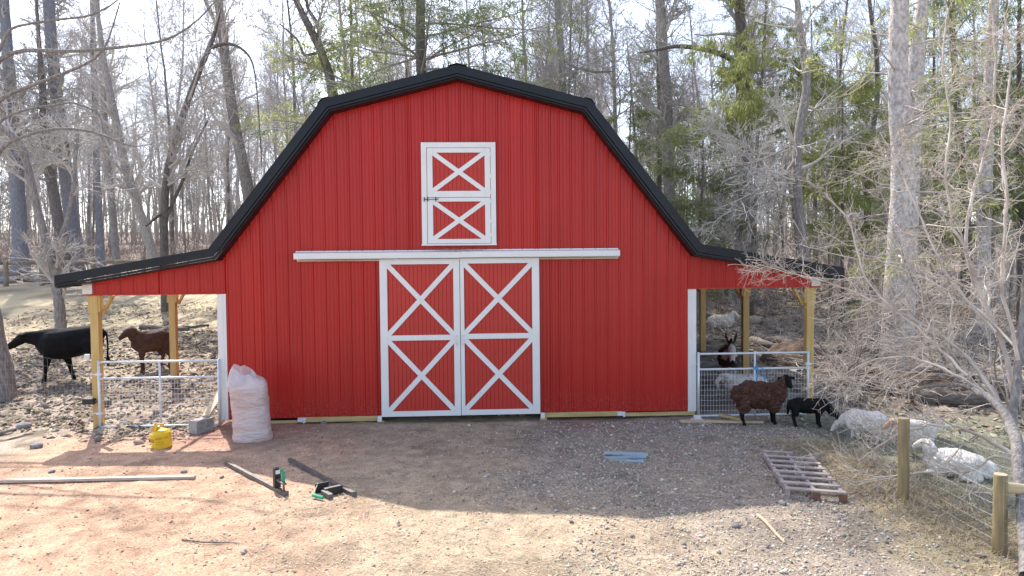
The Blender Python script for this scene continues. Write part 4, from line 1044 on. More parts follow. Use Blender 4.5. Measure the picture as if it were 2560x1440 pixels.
evat(1068, 14, 'thin-crowned hemlock rising behind the barn ridge, left of the peak', h=25, r0=.27, n1=88, l1=6.2, t0=.17, t1=.98, per_m=32, mt='needle', droop=.4, n2=620)
evat(880, 19, 'drooping yellow-green hemlock behind the upper left roof slope', h=17, r0=.13, n1=46, l1=4.6, t0=.22, t1=.98, per_m=40, mt='needley', droop=.9, n2=340)
evat(1560, 15, 'small dark hemlock with a bushy top right of the roof corner', h=8.6, r0=.09, n1=26, l1=2.0, t0=.25, t1=.99, per_m=46, mt='needle', droop=.6, n2=200)
evat(1700, 21, 'soft green hemlock behind the big mottled trunk', h=11, r0=.11, n1=44, l1=3.6, t0=.12, t1=.98, per_m=40, mt='needle', droop=.5, n2=330)
evat(1740, 13.5, 'lower green hemlock with long level boughs beside the lower right roof slope', h=7.6, r0=.10, n1=44, l1=2.9, t0=.15, t1=.98, per_m=34, mt='needle', droop=.35, n2=330)
evat(1600, 24, 'tall pale green hemlock standing far behind the roof corner', h=13, r0=.12, n1=40, l1=3.2, t0=.2, t1=.98, per_m=34, mt='needle', droop=.7, n2=300)
evat(1878, 14.5, 'bright yellow-green hemlock whose boughs hang over the right shed', h=17, r0=.10, n1=40, l1=4.0, t0=.42, t1=.98, per_m=44, mt='needley', droop=1.5, n2=420)
evat(2110, 11, 'yellow-green young hemlock left of the flaky spruce', h=9, r0=.07, n1=40, l1=2.3, t0=.12, t1=.98, per_m=55, mt='needley', droop=.5, n2=300)
evat(2420, 15, 'dense green hemlock filling the upper right corner', h=18, r0=.24, n1=60, l1=5.0, t0=.2, t1=.98, per_m=34, mt='needle', droop=.6, n2=430)
evat(2560, 9, 'green hemlock cut by the right edge of the picture', h=12, r0=.16, n1=44, l1=3.0, t0=.3, t1=.98, per_m=44, mt='needle', droop=.6, n2=330)
evat(2330, 22, 'far green hemlock seen behind the second spruce trunk', h=15, r0=.16, n1=44, l1=4.0, t0=.15, t1=.98, per_m=36, mt='needle', droop=.6, n2=330)
evat(2040, 24, 'far green hemlock behind the pale curving trunk', h=14, r0=.14, n1=40, l1=3.6, t0=.15, t1=.98, per_m=36, mt='needle', droop=.6, n2=300)

# the two flaky spruces
def spruce(label, pxs, ydep, wpx, nb):
    W = np.array([at(px, py, ydep) for (px, py) in pxs]); dist = np.linalg.norm(W-np.array([CX, CY, CZ]), axis=1); rad = np.array(wpx)*dist/FPX/2
    g = G(W[0, 0], ydep)-.4; W = np.vstack([[W[0, 0], ydep, g], W, W[-1]+(W[-1]-W[-2])/np.linalg.norm(W[-1]-W[-2])*7]); rad = np.concatenate([[rad[0]*1.15], rad, [rad[-1]*.5]])
    base = W[0].copy(); W -= base; s = np.concatenate([[0], np.cumsum(np.linalg.norm(np.diff(W, axis=0), axis=1))]); q = np.linspace(0, s[-1], 60)
    P = np.stack([np.interp(q, s, W[:, i]) for i in range(3)], 1); R = np.interp(q, s, rad)*(1+trng.normal(0, .03, 60))
    e = empty('spruce_tree', tuple(base), 0, label, 'tree')
    V, F = tubes(P[None], R[None], 16); mk('trunk', V, [F], MT['barkl'], e, True)
    P1, R1 = kids(P[None], R[None], nb, .15, .95, 60, 105, 2.6, 8, .1, -.02, .12, .25, .3); P2, R2 = kids(P1, R1, nb*7, .2, 1, 30, 70, .9, 5, .14, 0, .5, .4); P3, R3 = kids(P2, R2, nb*24, .1, 1, 30, 60, .4, 3, .14, 0, .6, .5)
    V, F = join([tubes(P1, np.clip(R1, .012, .035), 6), tubes(P2, np.maximum(R2, .006), 4), tubes(P3, np.maximum(R3, .004), 3)]); mk('dead_branches', V, [F], MT['twigp'], e, True)
    V, F = foliage(P3[:nb*12], R3[:nb*12], 30, .15, .03, .5); tag(mk('needles', V, [F], MT['needley'], e), kind='stuff')
    return e
spruce('big flaky-barked spruce trunk in front of the wood, sunlit on its left side', [(2225, 1000), (2233, 887), (2241, 725), (2257, 508), (2258, 400), (2250, 290), (2245, 200), (2245, 100), (2250, 0)], 3.2, [64, 56, 52, 49, 46, 46, 41, 37, 35], 34)
spruce('second flaky spruce trunk standing just behind the big one, to its right', [(2262, 820), (2275, 500), (2284, 290), (2288, 200), (2294, 100), (2307, 0)], 7.0, [38, 36, 34, 32, 29, 23], 30)
spruce('pale thin spruce trunk behind the bush near the right edge', [(2450, 900), (2455, 700), (2460, 520), (2470, 300), (2480, 100)], 8.5, [34, 30, 27, 24, 20], 30)

# -- foreground bush
def bush():
    base = np.array([5.3, -7.0, G(5.3, -7.0)-.2])
    limbs = [([(2566, 1440), (2560, 1300), (2546, 1130), (2528, 1060), (2490, 1000), (2440, 975), (2400, 962), (2330, 960), (2260, 985)], [34, 33, 31, 28, 22, 16, 12, 9, 6], (-7.0, -3.6)),
             ([(2530, 1060), (2536, 980), (2545, 900), (2560, 760), (2575, 560)], [26, 22, 20, 18, 12], (-5.0, -4.6)),
             ([(2536, 1000), (2524, 930), (2500, 830), (2470, 770), (2430, 700), (2405, 600), (2440, 450), (2470, 380), (2490, 200), (2480, 20)], [20, 16, 14, 13, 12, 11, 10, 8, 6, 4], (-4.8, -3.2)),
             ([(2500, 1010), (2450, 930), (2400, 870), (2330, 820), (2240, 780), (2190, 740), (2150, 660), (2130, 560), (2060, 480)], [16, 15, 13, 12, 10, 8, 7, 6, 4], (-4.8, -2.6)),
             ([(2535, 1140), (2470, 1100), (2400, 1068), (2330, 1060), (2260, 1080), (2200, 1110), (2150, 1150)], [16, 12, 10, 8, 7, 5, 4], (-5.2, -3.8)),
             ([(2532, 1150), (2480, 1130), (2440, 1180), (2370, 1180), (2270, 1185), (2170, 1195), (2120, 1170), (2080, 1110)], [9, 9, 8, 7, 6, 5, 4, 3], (-5.2, -4.4)),
             ([(2460, 980), (2380, 930), (2300, 900), (2240, 890), (2180, 900), (2120, 930), (2070, 970)], [10, 9, 8, 7, 6, 4, 3], (-4.9, -3.0)),
             ([(2420, 940), (2340, 860), (2260, 790), (2160, 740), (2050, 700), (1960, 680), (1880, 655)], [10, 9, 8, 7, 5, 4, 3], (-4.7, -1.9)),
             ([(2490, 830), (2420, 760), (2340, 640), (2290, 520), (2240, 400), (2200, 330)], [9, 8, 7, 6, 5, 3], (-4.6, -2.8)),
             ([(2545, 900), (2500, 700), (2520, 500), (2500, 350), (2530, 200), (2510, 30)], [12, 10, 9, 8, 6, 4], (-4.9, -4.2)),
             ([(2440, 690), (2380, 560), (2360, 420), (2380, 280), (2350, 140), (2370, 20)], [9, 8, 7, 6, 5, 3], (-4.2, -3.2)),
             ([(2548, 880), (2480, 800), (2400, 740), (2300, 690), (2200, 650), (2100, 640), (2000, 610)], [9, 8, 7, 6, 5, 4, 3], (-4.8, -2.2))]
    Ps, Rs = [], []
    for (px, wd, (y0, y1)) in limbs:
        W = np.array([at(a, b_, yy) for (a, b_), yy in zip(px, np.linspace(y0, y1, len(px)))])
        dd = np.linalg.norm(W-np.array([CX, CY, CZ]), axis=1); r = np.array(wd)*dd/FPX/2
        s = np.concatenate([[0], np.cumsum(np.linalg.norm(np.diff(W, axis=0), axis=1))]); q = np.linspace(0, s[-1], 24)
        P = np.stack([np.interp(q, s, W[:, i]) for i in range(3)], 1)
        for _ in range(2): P[1:-1] = P[:-2]*.25+P[1:-1]*.5+P[2:]*.25
        P[1:-1] += trng.normal(0, .008, P[1:-1].shape); Ps.append(P-base); Rs.append(np.interp(q, s, r)*(.62 if len(Rs) > 1 else .74))
    Ps = np.array(Ps); Rs = np.array(Rs)
    e = empty('foreground_bush', tuple(base), 0, 'bare pale twiggy bush arching in from the right edge over the fence', 'bush')
    V, F = tubes(Ps[:2], Rs[:2], 10); mk('stem', V, [F], MT['bark'], e, True)
    P1, R1 = kids(Ps[2:], Rs[2:], 240, .15, 1, 30, 75, .95, 9, .17, .0, .55, .3, .45)
    P2, R2 = kids(np.concatenate([P1, ]), R1, 1600, .1, 1, 30, 80, .42, 6, .2, .0, .6, .5, .4)
    P3, R3 = kids(P2, R2, 3800, .1, 1, 30, 80, .17, 4, .2, .0, .7, .6, .4)
    V, F = join([tubes(Ps[2:], Rs[2:], 8), tubes(P1, np.clip(R1, .0035, .012), 6), tubes(P2, np.clip(R2, .0024, .006), 4), tubes(P3, np.clip(R3, .0019, .004), 3)])
    mk('branches', V, [F], MT['twigp'], e, True)
    return e
bush()
# a twiggy shrub between the shed and the spruce, and one at the far right edge
def shrub(name, label, px, ydep, h, cnt, wide, mt='twigp', lean=.5):
    p = at(px, 800, ydep); base = np.array([p[0], ydep, G(p[0], ydep)-.1])
    B = 9; D = np.stack([trng.normal(0, lean, B), trng.normal(0, lean, B), np.ones(B)], 1)
    P0, R0 = walk(np.zeros((B, 3))+trng.normal(0, .08, (B, 3))*np.array([1, 1, 0]), D, h*trng.uniform(.7, 1.1, B), np.full(B, .022), 14, .09, .0, .3)
    P1, R1 = kids(P0, R0, cnt, .1, 1, 25, 70, wide, 8, .15, .02, .6, .4, .4); P2, R2 = kids(P1, R1, cnt*6, .1, 1, 30, 70, .5, 5, .18, 0, .6, .5, .4); P3, R3 = kids(P2, R2, cnt*16, .1, 1, 30, 70, .2, 3, .18, 0, .7, .6)
    e = empty(name, tuple(base), 0, label, 'bush')
    V, F = tubes(P0, R0, 7); mk('stems', V, [F], MT['bark'], e, True)
    V, F = join([tubes(P1, np.maximum(R1, .005), 5), tubes(P2, np.maximum(R2, .0035), 4), tubes(P3, np.maximum(R3, .0028), 3)]); tag(mk('branches', V, [F], MT[mt], e, True), kind='stuff')
    return e
shrub('bare_shrub', 'loose pale shrub between the right shed and the big spruce', 2130, 2.2, 2.6, 60, 1.1)
shrub('bare_shrub', 'tall twiggy shrub in front of the second spruce trunk', 2400, 1.5, 3.6, 32, 1.2)
shrub('bare_shrub', 'tall twiggy shrub at the right edge beyond the fence', 2540, -.5, 4.4, 55, 1.2)

# understory brush: nobody could count it
def brushmass(name, xr, yr, n, h, r, mt, exclude=None):
    x = trng.uniform(*xr, n); y = trng.uniform(*yr, n)
    if exclude is not None: k = ~exclude(x, y); x, y = x[k], y[k]
    n = len(x); S = np.stack([x, y, H(x, y)-.05], 1); D = np.stack([trng.normal(0, .5, n), trng.normal(0, .5, n), np.ones(n)], 1)
    P, R = walk(S, D, h*trng.uniform(.3, 1.2, n), np.full(n, r), 6, .22, -.04, .4)
    P1, R1 = kids(P, R, n*3, .2, 1, 30, 80, h*.4, 4, .2, 0, .7, .5)
    V, F = join([tubes(P, R, 4), tubes(P1, np.maximum(R1, r*.6), 3)]); o = mk(name, V, [F], MT[mt], None, True); tag(o, kind='stuff'); return o
brushmass('understory_brush', (-48, 12), (26, 48), 5200, 1.5, .010, 'brush')
brushmass('woodland_brush', (8, 50), (14, 44), 4600, 1.5, .009, 'brush')
brushmass('fenceline_brush', (7.4, 17), (1.0, 12), 750, .9, .006, 'twigp', lambda x, y: (x < 9.5) & (y > 2.5))

# ------------------------------------------------------------------ animals
def loft(mb, pts, rad, sides=14):
    """elliptical loft; rad = list of (half width, half height) or scalars; rounded ends"""
    pts = [np.array(p, float) for p in pts]; rad = [(r, r) if np.isscalar(r) else r for r in rad]
    a, b = unit(pts[0]-pts[1]), unit(pts[-1]-pts[-2])
    pre = [(pts[0]+a*min(rad[0])*.75, .45, rad[0]), (pts[0]+a*min(rad[0])*.4, .8, rad[0])]; post = [(pts[-1]+b*min(rad[-1])*.4, .8, rad[-1]), (pts[-1]+b*min(rad[-1])*.75, .45, rad[-1])]
    P = [p for p, _, _ in pre]+pts+[p for p, _, _ in post]; Rr = [(r[0]*k, r[1]*k) for _, k, r in pre]+rad+[(r[0]*k, r[1]*k) for _, k, r in post]
    P = np.array(P); T = unit(np.gradient(P, axis=0)); V = []
    vert = abs(unit((P[-1]-P[0]))[2]) > .75
    ref = np.array([1.0, 0, 0]) if vert else np.array([0, 0, 1.0])
    for p, t, (rw, rh) in zip(P, T, Rr):
        n = np.cross(t, ref); n = n/(np.linalg.norm(n)+1e-9); u_ = np.cross(n, t)
        for k in range(sides):
            g = 2*math.pi*k/sides; V.append(p+n*math.cos(g)*rw+u_*math.sin(g)*rh)
    m_ = len(P); F = [(i*sides+k, i*sides+(k+1) % sides, (i+1)*sides+(k+1) % sides, (i+1)*sides+k) for i in range(m_-1) for k in range(sides)]
    F += [tuple(range(sides))[::-1], tuple((m_-1)*sides+k for k in range(sides))]
    mb.add(V, F)
def blob(name, segs, mt, parent, voxel=.018, disp=None, smooth_it=4, curl=0):
    mb = MB()
    for pts, rad in segs: loft(mb, pts, rad)
    o = mb.build('tmp', None); md = o.modifiers.new('r', 'REMESH'); md.mode = 'VOXEL'; md.voxel_size = voxel
    md2 = o.modifiers.new('s', 'SMOOTH'); md2.factor = .5; md2.iterations = smooth_it
    dg = bpy.context.evaluated_depsgraph_get(); me = bpy.data.meshes.new_from_object(o.evaluated_get(dg))
    bpy.data.objects.remove(o); n = len(me.vertices)
    if disp:
        co = np.empty(n*3); me.vertices.foreach_get('co', co); co = co.reshape(-1, 3); nn = np.empty(n*3); me.vertex_normals.foreach_get('vector', nn); nn = nn.reshape(-1, 3)
        amp, fr, zmin, xmax = disp
        a_ = np.clip((co[:, 2]-zmin)/.08, 0, 1)*np.clip((xmax-co[:, 0])/.06, 0, 1)
        d1 = fbm(co[:, 0]*fr+co[:, 1]*fr*.6+9, co[:, 2]*fr+co[:, 1]*fr*.8, 3)
        d2 = fbm(co[:, 0]*fr*.35+3, co[:, 2]*fr*.35+co[:, 1]*fr*.4, 2)
        d = .55-1.9*np.abs(d1)+.9*d2 if name == 'fleece' else d1
        co += nn*(a_*amp*(d+(.0 if name == 'fleece' else .25)))[:, None]; me.vertices.foreach_set('co', co.ravel())
    me.materials.clear(); me.materials.append(mt if not isinstance(mt, str) else MT[mt]); me.polygons.foreach_set('use_smooth', [True]*len(me.polygons)); me.update(); me.name = name
    o = bpy.data.objects.new(name, me); C.objects.link(o); o.parent = parent; return o
def eye(par, p, r=.014):
    m = MB(); m.lathe([(0.001, -r), (r*.7, -r*.7), (r, 0), (r*.7, r*.7), (.001, r)], c=p, seg=8); return m.build('eye', MT['blackmat'], par, True)
MT['cowblack'] = mat('black_hide', (.004,.004,.005), .75, (.009,.008,.009), 12, bump=.3, bscale=60, spec=.15)
MT['calfbrown'] = mat('brown_hide', (.045,.02,.011), .8, (.085,.04,.022), 8, bump=.5, bscale=50)
MT['woolb'] = mat('brown_curly_wool', (.07,.027,.018), .9, (.12,.052,.034), 30, bump=1, bscale=45, bdist=.02, lo=.4, hi=.62)
MT['woolk'] = mat('black_wool', (.006,.006,.007), .9, (.014,.012,.012), 30, spec=.15, bump=.8, bscale=60)
MT['woolw'] = mat('cream_wool', (.78,.74,.68), .95, (.64,.58,.51), 9, bump=.8, bscale=34, bdist=.02)
MT['woold'] = mat('dusty_grey_wool', (.66,.61,.53), .95, (.54,.49,.42), 12, bump=.9, bscale=50, bdist=.02)
MT['goatw'] = mat('white_goat_hair', (.68,.65,.62), .9, (.50,.44,.38), 9, stretch=(3,3,.6), bump=.7, bscale=40)
MT['tan'] = mat('tan_hair', (.42,.22,.12), .9, (.50,.34,.22), 10, bump=.5, bscale=50)
MT['hoof'] = mat('hoof_horn', (.05,.045,.04), .6)
MT['horn'] = mat('ridged_horn', (.42,.34,.26), .5, (.3,.24,.18), 30)
def patches():
    m = bpy.data.materials.new('spotted_donkey_hide'); m.use_nodes = True; N = m.node_tree.nodes; L = m.node_tree.links; b = N['Principled BSDF']; b.inputs['Roughness'].default_value = .85
    tc = N.new('ShaderNodeTexCoord'); sx = N.new('ShaderNodeSeparateXYZ'); L.new(tc.outputs['Object'], sx.inputs[0])
    n = N.new('ShaderNodeTexNoise'); n.inputs['Scale'].default_value = 3.2; n.inputs['Detail'].default_value = 1; L.new(tc.outputs['Object'], n.inputs[0])
    # white below the knees and on the face (x beyond the poll), brown elsewhere
    def gt(sock, v, w_):
        r = N.new('ShaderNodeMapRange'); r.inputs[1].default_value = v-w_; r.inputs[2].default_value = v+w_; L.new(sock, r.inputs[0]); return r.outputs[0]
    low = N.new('ShaderNodeMath'); low.operation = 'SUBTRACT'; low.inputs[0].default_value = 1; L.new(gt(sx.outputs[2], .42, .03), low.inputs[1])
    face = gt(sx.outputs[0], .60, .02)
    ns = gt(n.outputs[0], .56, .03)
    m1 = N.new('ShaderNodeMath'); m1.operation = 'MAXIMUM'; L.new(low.outputs[0], m1.inputs[0]); L.new(face, m1.inputs[1])
    m2 = N.new('ShaderNodeMath'); m2.operation = 'MAXIMUM'; L.new(m1.outputs[0], m2.inputs[0]); L.new(ns, m2.inputs[1])
    mx = N.new('ShaderNodeMix'); mx.data_type = 'RGBA'; mx.inputs[6].default_value = (.03,.017,.012,1); mx.inputs[7].default_value = (.48,.43,.39,1); L.new(m2.outputs[0], mx.inputs[0]); L.new(mx.outputs[2], b.inputs['Base Color']); return m
MT['donkey'] = patches()
def place(px, py, ydep=None):
    if ydep is None: return gat(px, py)
    p = at(px, py, ydep); return np.array([p[0], ydep, G(p[0], ydep)])
def leg(x0, z0, x1, z1, x2, y, r0, r1, r2, hind=False, hx=None):
    """one leg: from inside the body through the knee or hock to the hoof"""
    hx = x2 if hx is None else hx
    return ([(x0, y, z0), ((x0+x1)/2+(.03 if hind else 0), y, (z0+z1)/2), (x1, y, z1), ((x1+x2)/2, y, z1*.55), (x2, y, .07), (x2+.015, y, .02)], [r0, (r0+r1)/2, r1, r2, r2*1.15, r2*1.45])
# cow
p = place(178, 950, 3.15)
cow = empty('cow', (p[0]-.33, p[1], G(p[0], 3.15)-.03), RAD(180), 'large black cow standing in the pasture behind the left shed post, head to the left', 'cow')
segs = [([(-1.0,0,1.10), (-.90,0,1.08), (-.72,0,1.02), (-.45,0,.93), (-.15,0,.88), (.05,0,.88), (.20,0,.90), (.30,0,.92)], [(.13,.15), (.22,.24), (.25,.28), (.31,.35), (.31,.35), (.27,.34), (.21,.29), (.14,.22)]),
        ([(-.92,0,1.24), (-.6,0,1.235), (-.25,0,1.20), (.05,0,1.19), (.3,0,1.15)], [(.08,.05), (.07,.05), (.06,.04), (.07,.05), (.06,.06)]),
        ([(.05,0,.96), (.25,0,.99), (.45,0,1.03), (.66,0,1.05)], [(.18,.29), (.145,.225), (.115,.165), (.10,.125)]),
        ([(.58,0,1.07), (.72,0,1.02), (.88,0,.91), (1.03,0,.82)], [(.10,.12), (.11,.125), (.08,.095), (.075,.065)]), ([(.25,0,.75), (.05,0,.62), (-.1,0,.60)], [(.09,.10), (.10,.08), (.09,.06)]),
        leg(.05, .80, .14, .42, .19, .12, .14, .062, .042), leg(-.12, .80, -.23, .42, -.33, -.12, .14, .062, .042),
        leg(-.84, .92, -1.02, .48, -.99, .13, .20, .070, .046, True), leg(-.80, .92, -.90, .48, -.80, -.13, .20, .070, .046, True)]
for s in (-1, 1): segs.append(([(.64, s*.10, 1.10), (.62, s*.21, 1.10)], [(.03,.045), (.02,.04)]))
blob('cow_body', segs, 'cowblack', cow, .02, None, 6)
m = MB(); m.tube([(-1.05,0,1.20), (-1.14,0,1.10), (-1.16,0,.85), (-1.15,0,.6)], [.035,.024,.018,.02], 7); m.tube([(-1.15,0,.62), (-1.16,0,.5), (-1.15,0,.36)], [.02,.045,.012], 7); m.build('tail', MT['cowblack'], cow, True)
for s in (-1, 1): eye(cow, (.76, s*.094, 1.03))
# calf
p = place(370, 930, 4.0)
calf = empty('calf', (p[0]-.06, p[1], G(p[0], p[1])-.02), RAD(180+46), 'shaggy brown calf standing between the two left shed posts', 'calf')
segs = [([(-.52,0,.84), (-.44,0,.82), (-.20,0,.74), (.06,0,.71), (.20,0,.74)], [(.12,.14), (.18,.21), (.21,.26), (.18,.25), (.12,.18)]),
        ([(-.46,0,.98), (-.2,0,.96), (.08,0,.93)], [(.07,.05), (.06,.05), (.07,.06)]),
        ([(.08,0,.80), (.22,0,.90), (.30,0,.99)], [(.13,.20), (.105,.16), (.09,.115)]),
        ([(.26,0,1.04), (.36,0,1.0), (.47,0,.92), (.54,0,.87)], [(.095,.10), (.092,.10), (.068,.072), (.06,.05)]),
        leg(.08, .6, .12, .33, .11, .09, .09, .045, .030), leg(.02, .6, .03, .33, .0, -.09, .09, .045, .030),
        leg(-.42, .68, -.56, .36, -.50, .09, .12, .05, .032, True), leg(-.36, .68, -.46, .36, -.38, -.09, .12, .05, .032, True)]
for s in (-1, 1): segs.append(([(.28, s*.08, 1.07), (.25, s*.19, 1.06)], [(.025,.04), (.015,.035)]))
blob('calf_body', segs, 'calfbrown', calf, .016, (.022, 14, .35, .4), 5)
m = MB(); m.tube([(-.60,0,.90), (-.67,0,.8), (-.67,0,.45)], [.03,.02,.025], 6); m.build('tail', MT['calfbrown'], calf, True)
for s in (-1, 1): eye(calf, (.375, s*.088, 1.02), .011)
# donkey
p = place(1832, 960, 2.0)
dk = empty('donkey', (p[0]+.02, 2.3, G(p[0], 2.3)), RAD(-104), 'brown and white donkey facing the camera behind the right gate', 'donkey')
segs = [([(-.62,0,.74), (-.45,0,.72), (-.1,0,.66), (.2,0,.66), (.3,0,.68)], [(.14,.16), (.20,.20), (.24,.23), (.19,.20), (.12,.15)]),
        ([(.20,0,.74), (.36,0,.86), (.50,0,.98)], [(.10,.17), (.08,.13), (.075,.10)]),
        ([(.50,0,1.0), (.60,0,.90), (.68,0,.76), (.72,0,.67)], [(.085,.10), (.085,.10), (.062,.07), (.06,.055)]),
        leg(.2, .55, .22, .32, .22, .09, .09, .045, .032), leg(.16, .55, .16, .32, .14, -.09, .09, .045, .032), leg(-.5, .6, -.60, .34, -.56, .10, .12, .05, .034, True), leg(-.45, .6, -.55, .34, -.5, -.10, .12, .05, .034, True)]
for s in (-1, 1): segs.append(([(.47, s*.06, 1.06), (.44, s*.10, 1.17), (.43, s*.12, 1.27)], [(.025,.03), (.032,.035), (.012,.012)]))
blob('donkey_body', segs, 'donkey', dk, .016, None, 4)
m = MB(); m.tube([(.20,0,.93), (.34,0,1.02), (.46,0,1.13)], [.02,.035,.025], 6); m.build('mane', MT['woolk'], dk, True)
m = MB(); loft(m, [(.715,0,.70), (.74,0,.655)], [(.052,.05), (.045,.04)], 10); m.build('muzzle', MT['woolk'], dk, True)
for s in (-1, 1): eye(dk, (.60, s*.082, .93), .014)
# generic woolly sheep, head pieces separate in colour
def sheep(p, rz, label, wool, face, L_=1.0, hz=.70, head='up', yaw=0, sc_=1.0, disp=(.035, 22, .22, .42), name='sheep', legs_long=.26, face_turn=0, graze=False, wl=None, fat=1.0):
    e = empty(name, tuple(p), rz, label, 'sheep' if name != 'lamb' else 'lamb')
    zb = hz-.22*fat
    body = [([(-.42*L_,0,zb+.02), (-.28*L_,0,zb+.02), (0,0,zb), (.24*L_,0,zb+.01), (.34*L_,0,zb+.03)], [(.14*fat,.16*fat), (.20*fat,.21*fat), (.22*fat,.22*fat), (.19*fat,.205*fat), (.13*fat,.15*fat)])]
    if graze: neck = [(.28*L_,0,zb+.05), (.44*L_,0,zb-.04), (.52*L_,0,zb-.14)]
    else: neck = [(.24*L_,0,zb+.08), (.36*L_,0,zb+.18), (.43*L_,0,zb+.27)]
    body.append((neck, [(.13*fat,.15*fat), (.10*fat,.12*fat), (.085*fat,.09*fat)]))
    for x, y, h_ in ((.22*L_, .10, 0), (.17*L_, -.10, 0), (-.30*L_, .10, 1), (-.36*L_, -.10, 1)): body.append(([(x, y, zb-.02), (x-.01, y, zb*.55), (x-.01+(.01 if not h_ else -.03), y, legs_long)], [.10*fat, .075*fat, .048*fat]))
    blob('fleece', body, wool, e, .0125, disp, 3)
    lg = []
    for x, y, h_ in ((.22*L_, .10, 0), (.17*L_, -.10, 0), (-.30*L_, .10, 1), (-.36*L_, -.10, 1)):
        o = -.02 if h_ else 0; m = MB(); loft(m, [(x-.01+o, y, legs_long+.06), (x-.01+o*1.4, y, legs_long*.6), (x+o*.6, y, .05), (x+.012+o*.6, y, .018)], [.036, .028, .026, .034], 8); m.build('leg', MT[face if wl is None else wl], e, True)
    c, s_ = math.cos(face_turn), math.sin(face_turn); h0 = np.array(neck[-1])
    def hp(a, b_, z_): return (h0[0]+a*c-b_*s_, h0[1]+a*s_+b_*c, h0[2]+z_)
    tilt = -.16 if graze else -.09
    hs = [([hp(-.03,0,.02), hp(.06,0,.0), hp(.15,0,tilt*.75), hp(.19,0,tilt*1.2)], [(.068,.075), (.065,.075), (.046,.05), (.040,.034)])]
    for q in (-1, 1): hs.append(([hp(.0, q*.06, .035), hp(-.015, q*.155, .02)], [(.02,.03), (.012,.024)]))
    blob('head', hs, face, e, .011, None, 3)
    for q in (-1, 1): eye(e, hp(.085, q*.058, .012), .010)
    m = MB(); m.tube([(-.45*L_,0,zb+.10), (-.50*L_,0,zb), (-.51*L_,0,zb-.15)], [.04,.035,.02], 6); m.build('tail', MT[wool], e, True)
    e.scale = (sc_,)*3
    return e
p = gat(1905, 1062)
sheep((p[0]+.03, p[1]+.06, p[2]), RAD(4), 'brown curly-fleeced sheep with a black face standing in front of the right gate', 'woolb', 'woolk', 1.06, .74, face_turn=RAD(-96), disp=(.06, 30, .20, .40), legs_long=.24)
# woolly forelock of the brown sheep
p2 = gat(2022, 1066)
sheep((p2[0]+.02, p2[1], p2[2]), RAD(-6), 'small black lamb with lowered head right of the brown sheep', 'woolk', 'woolk', .80, .52, graze=True, sc_=.95, disp=(.012, 24, .14, .3), name='lamb', legs_long=.24, fat=.66)
p = gat(2185, 1108)
sheep((p[0]-.10, p[1]+.12, p[2]), RAD(128), 'dusty white sheep behind the wire fence, partly hidden by the bush twigs', 'woolw', 'woolw', .95, .64, graze=True, sc_=.80, wl='woolw')
p = place(1806, 829, 10.2)
sheep((p[0], p[1], p[2]), RAD(0), 'small cream sheep standing far back in the shade of the right shed', 'woold', 'woold', .92, .62, face_turn=RAD(-60), wl='woold')
# lying sheep
p = gat(2400, 1196)
ls = empty('sheep', (p[0], p[1]+.10, p[2]-.02), RAD(142), 'clean white sheep lying on the grass between the two fence posts', 'sheep'); ls.scale = (.86,)*3
body = [([(-.46,0,.18), (-.30,0,.21), (0,0,.23), (.22,0,.22), (.34,0,.22)], [(.14,.13), (.24,.19), (.27,.22), (.22,.21), (.14,.16)]), ([(.24,0,.27), (.35,0,.38), (.40,0,.47)], [(.13,.14), (.11,.11), (.09,.09)]), ([(.2,.14,.07), (.36,.13,.06)], [.07, .05]), ([(-.3,.2,.08), (-.12,.24,.07)], [.10, .06])]
blob('fleece', body, 'woolw', ls, .0125, (.035, 20, -.1, .42), 4)
hs = [([(.38,0,.50), (.46,0,.50), (.55,0,.45), (.59,0,.42)], [(.07,.075), (.065,.075), (.048,.05), (.042,.036)])]
for q in (-1, 1): hs.append(([(.39, q*.06, .54), (.36, q*.155, .53)], [(.02,.03), (.012,.022)]))
blob('head', hs, 'woolw', ls, .011, None, 3)
for q in (-1, 1): eye(ls, (.475, q*.060, .515), .012)
# white goat behind the gate
p = place(1855, 1022, .75)
gt_ = empty('goat', (p[0], .75, G(p[0], .75)), RAD(176), 'long-haired white goat with curved horns behind the mesh of the right gate', 'goat')
segs = [([(-.40,0,.42), (-.25,0,.43), (0,0,.42), (.20,0,.44)], [(.12,.15), (.15,.18), (.15,.19), (.11,.16)]), ([(.14,0,.48), (.26,0,.54), (.34,0,.58)], [(.09,.13), (.075,.10), (.065,.075)]),
        ([(.34,0,.60), (.42,0,.57), (.50,0,.49), (.53,0,.45)], [(.058,.065), (.056,.062), (.040,.042), (.034,.03)]), ([(.49,0,.45), (.485,0,.38), (.48,0,.31)], [.026, .022, .010])]
for x, y in ((.14, .08), (.08, -.08), (-.3, .08), (-.34, -.08)): segs.append(([(x, y, .38), (x, y, .2), (x, y, .05), (x+.01, y, .02)], [.075, .04, .024, .03]))
for q in (-1, 1): segs.append(([(.36, q*.05, .60), (.33, q*.14, .56)], [(.018,.028), (.012,.02)]))
blob('goat_body', segs, 'goatw', gt_, .014, (.03, 20, .15, .34), 3)
for q in (-1, 1):
    m = MB(); m.tube([(.36, q*.03, .65), (.31, q*.05, .73), (.22, q*.075, .745), (.16, q*.09, .70)], [.02,.017,.012,.005], 7); m.build('horn', MT['horn'], gt_, True)
    eye(gt_, (.43, q*.052, .59), .010)
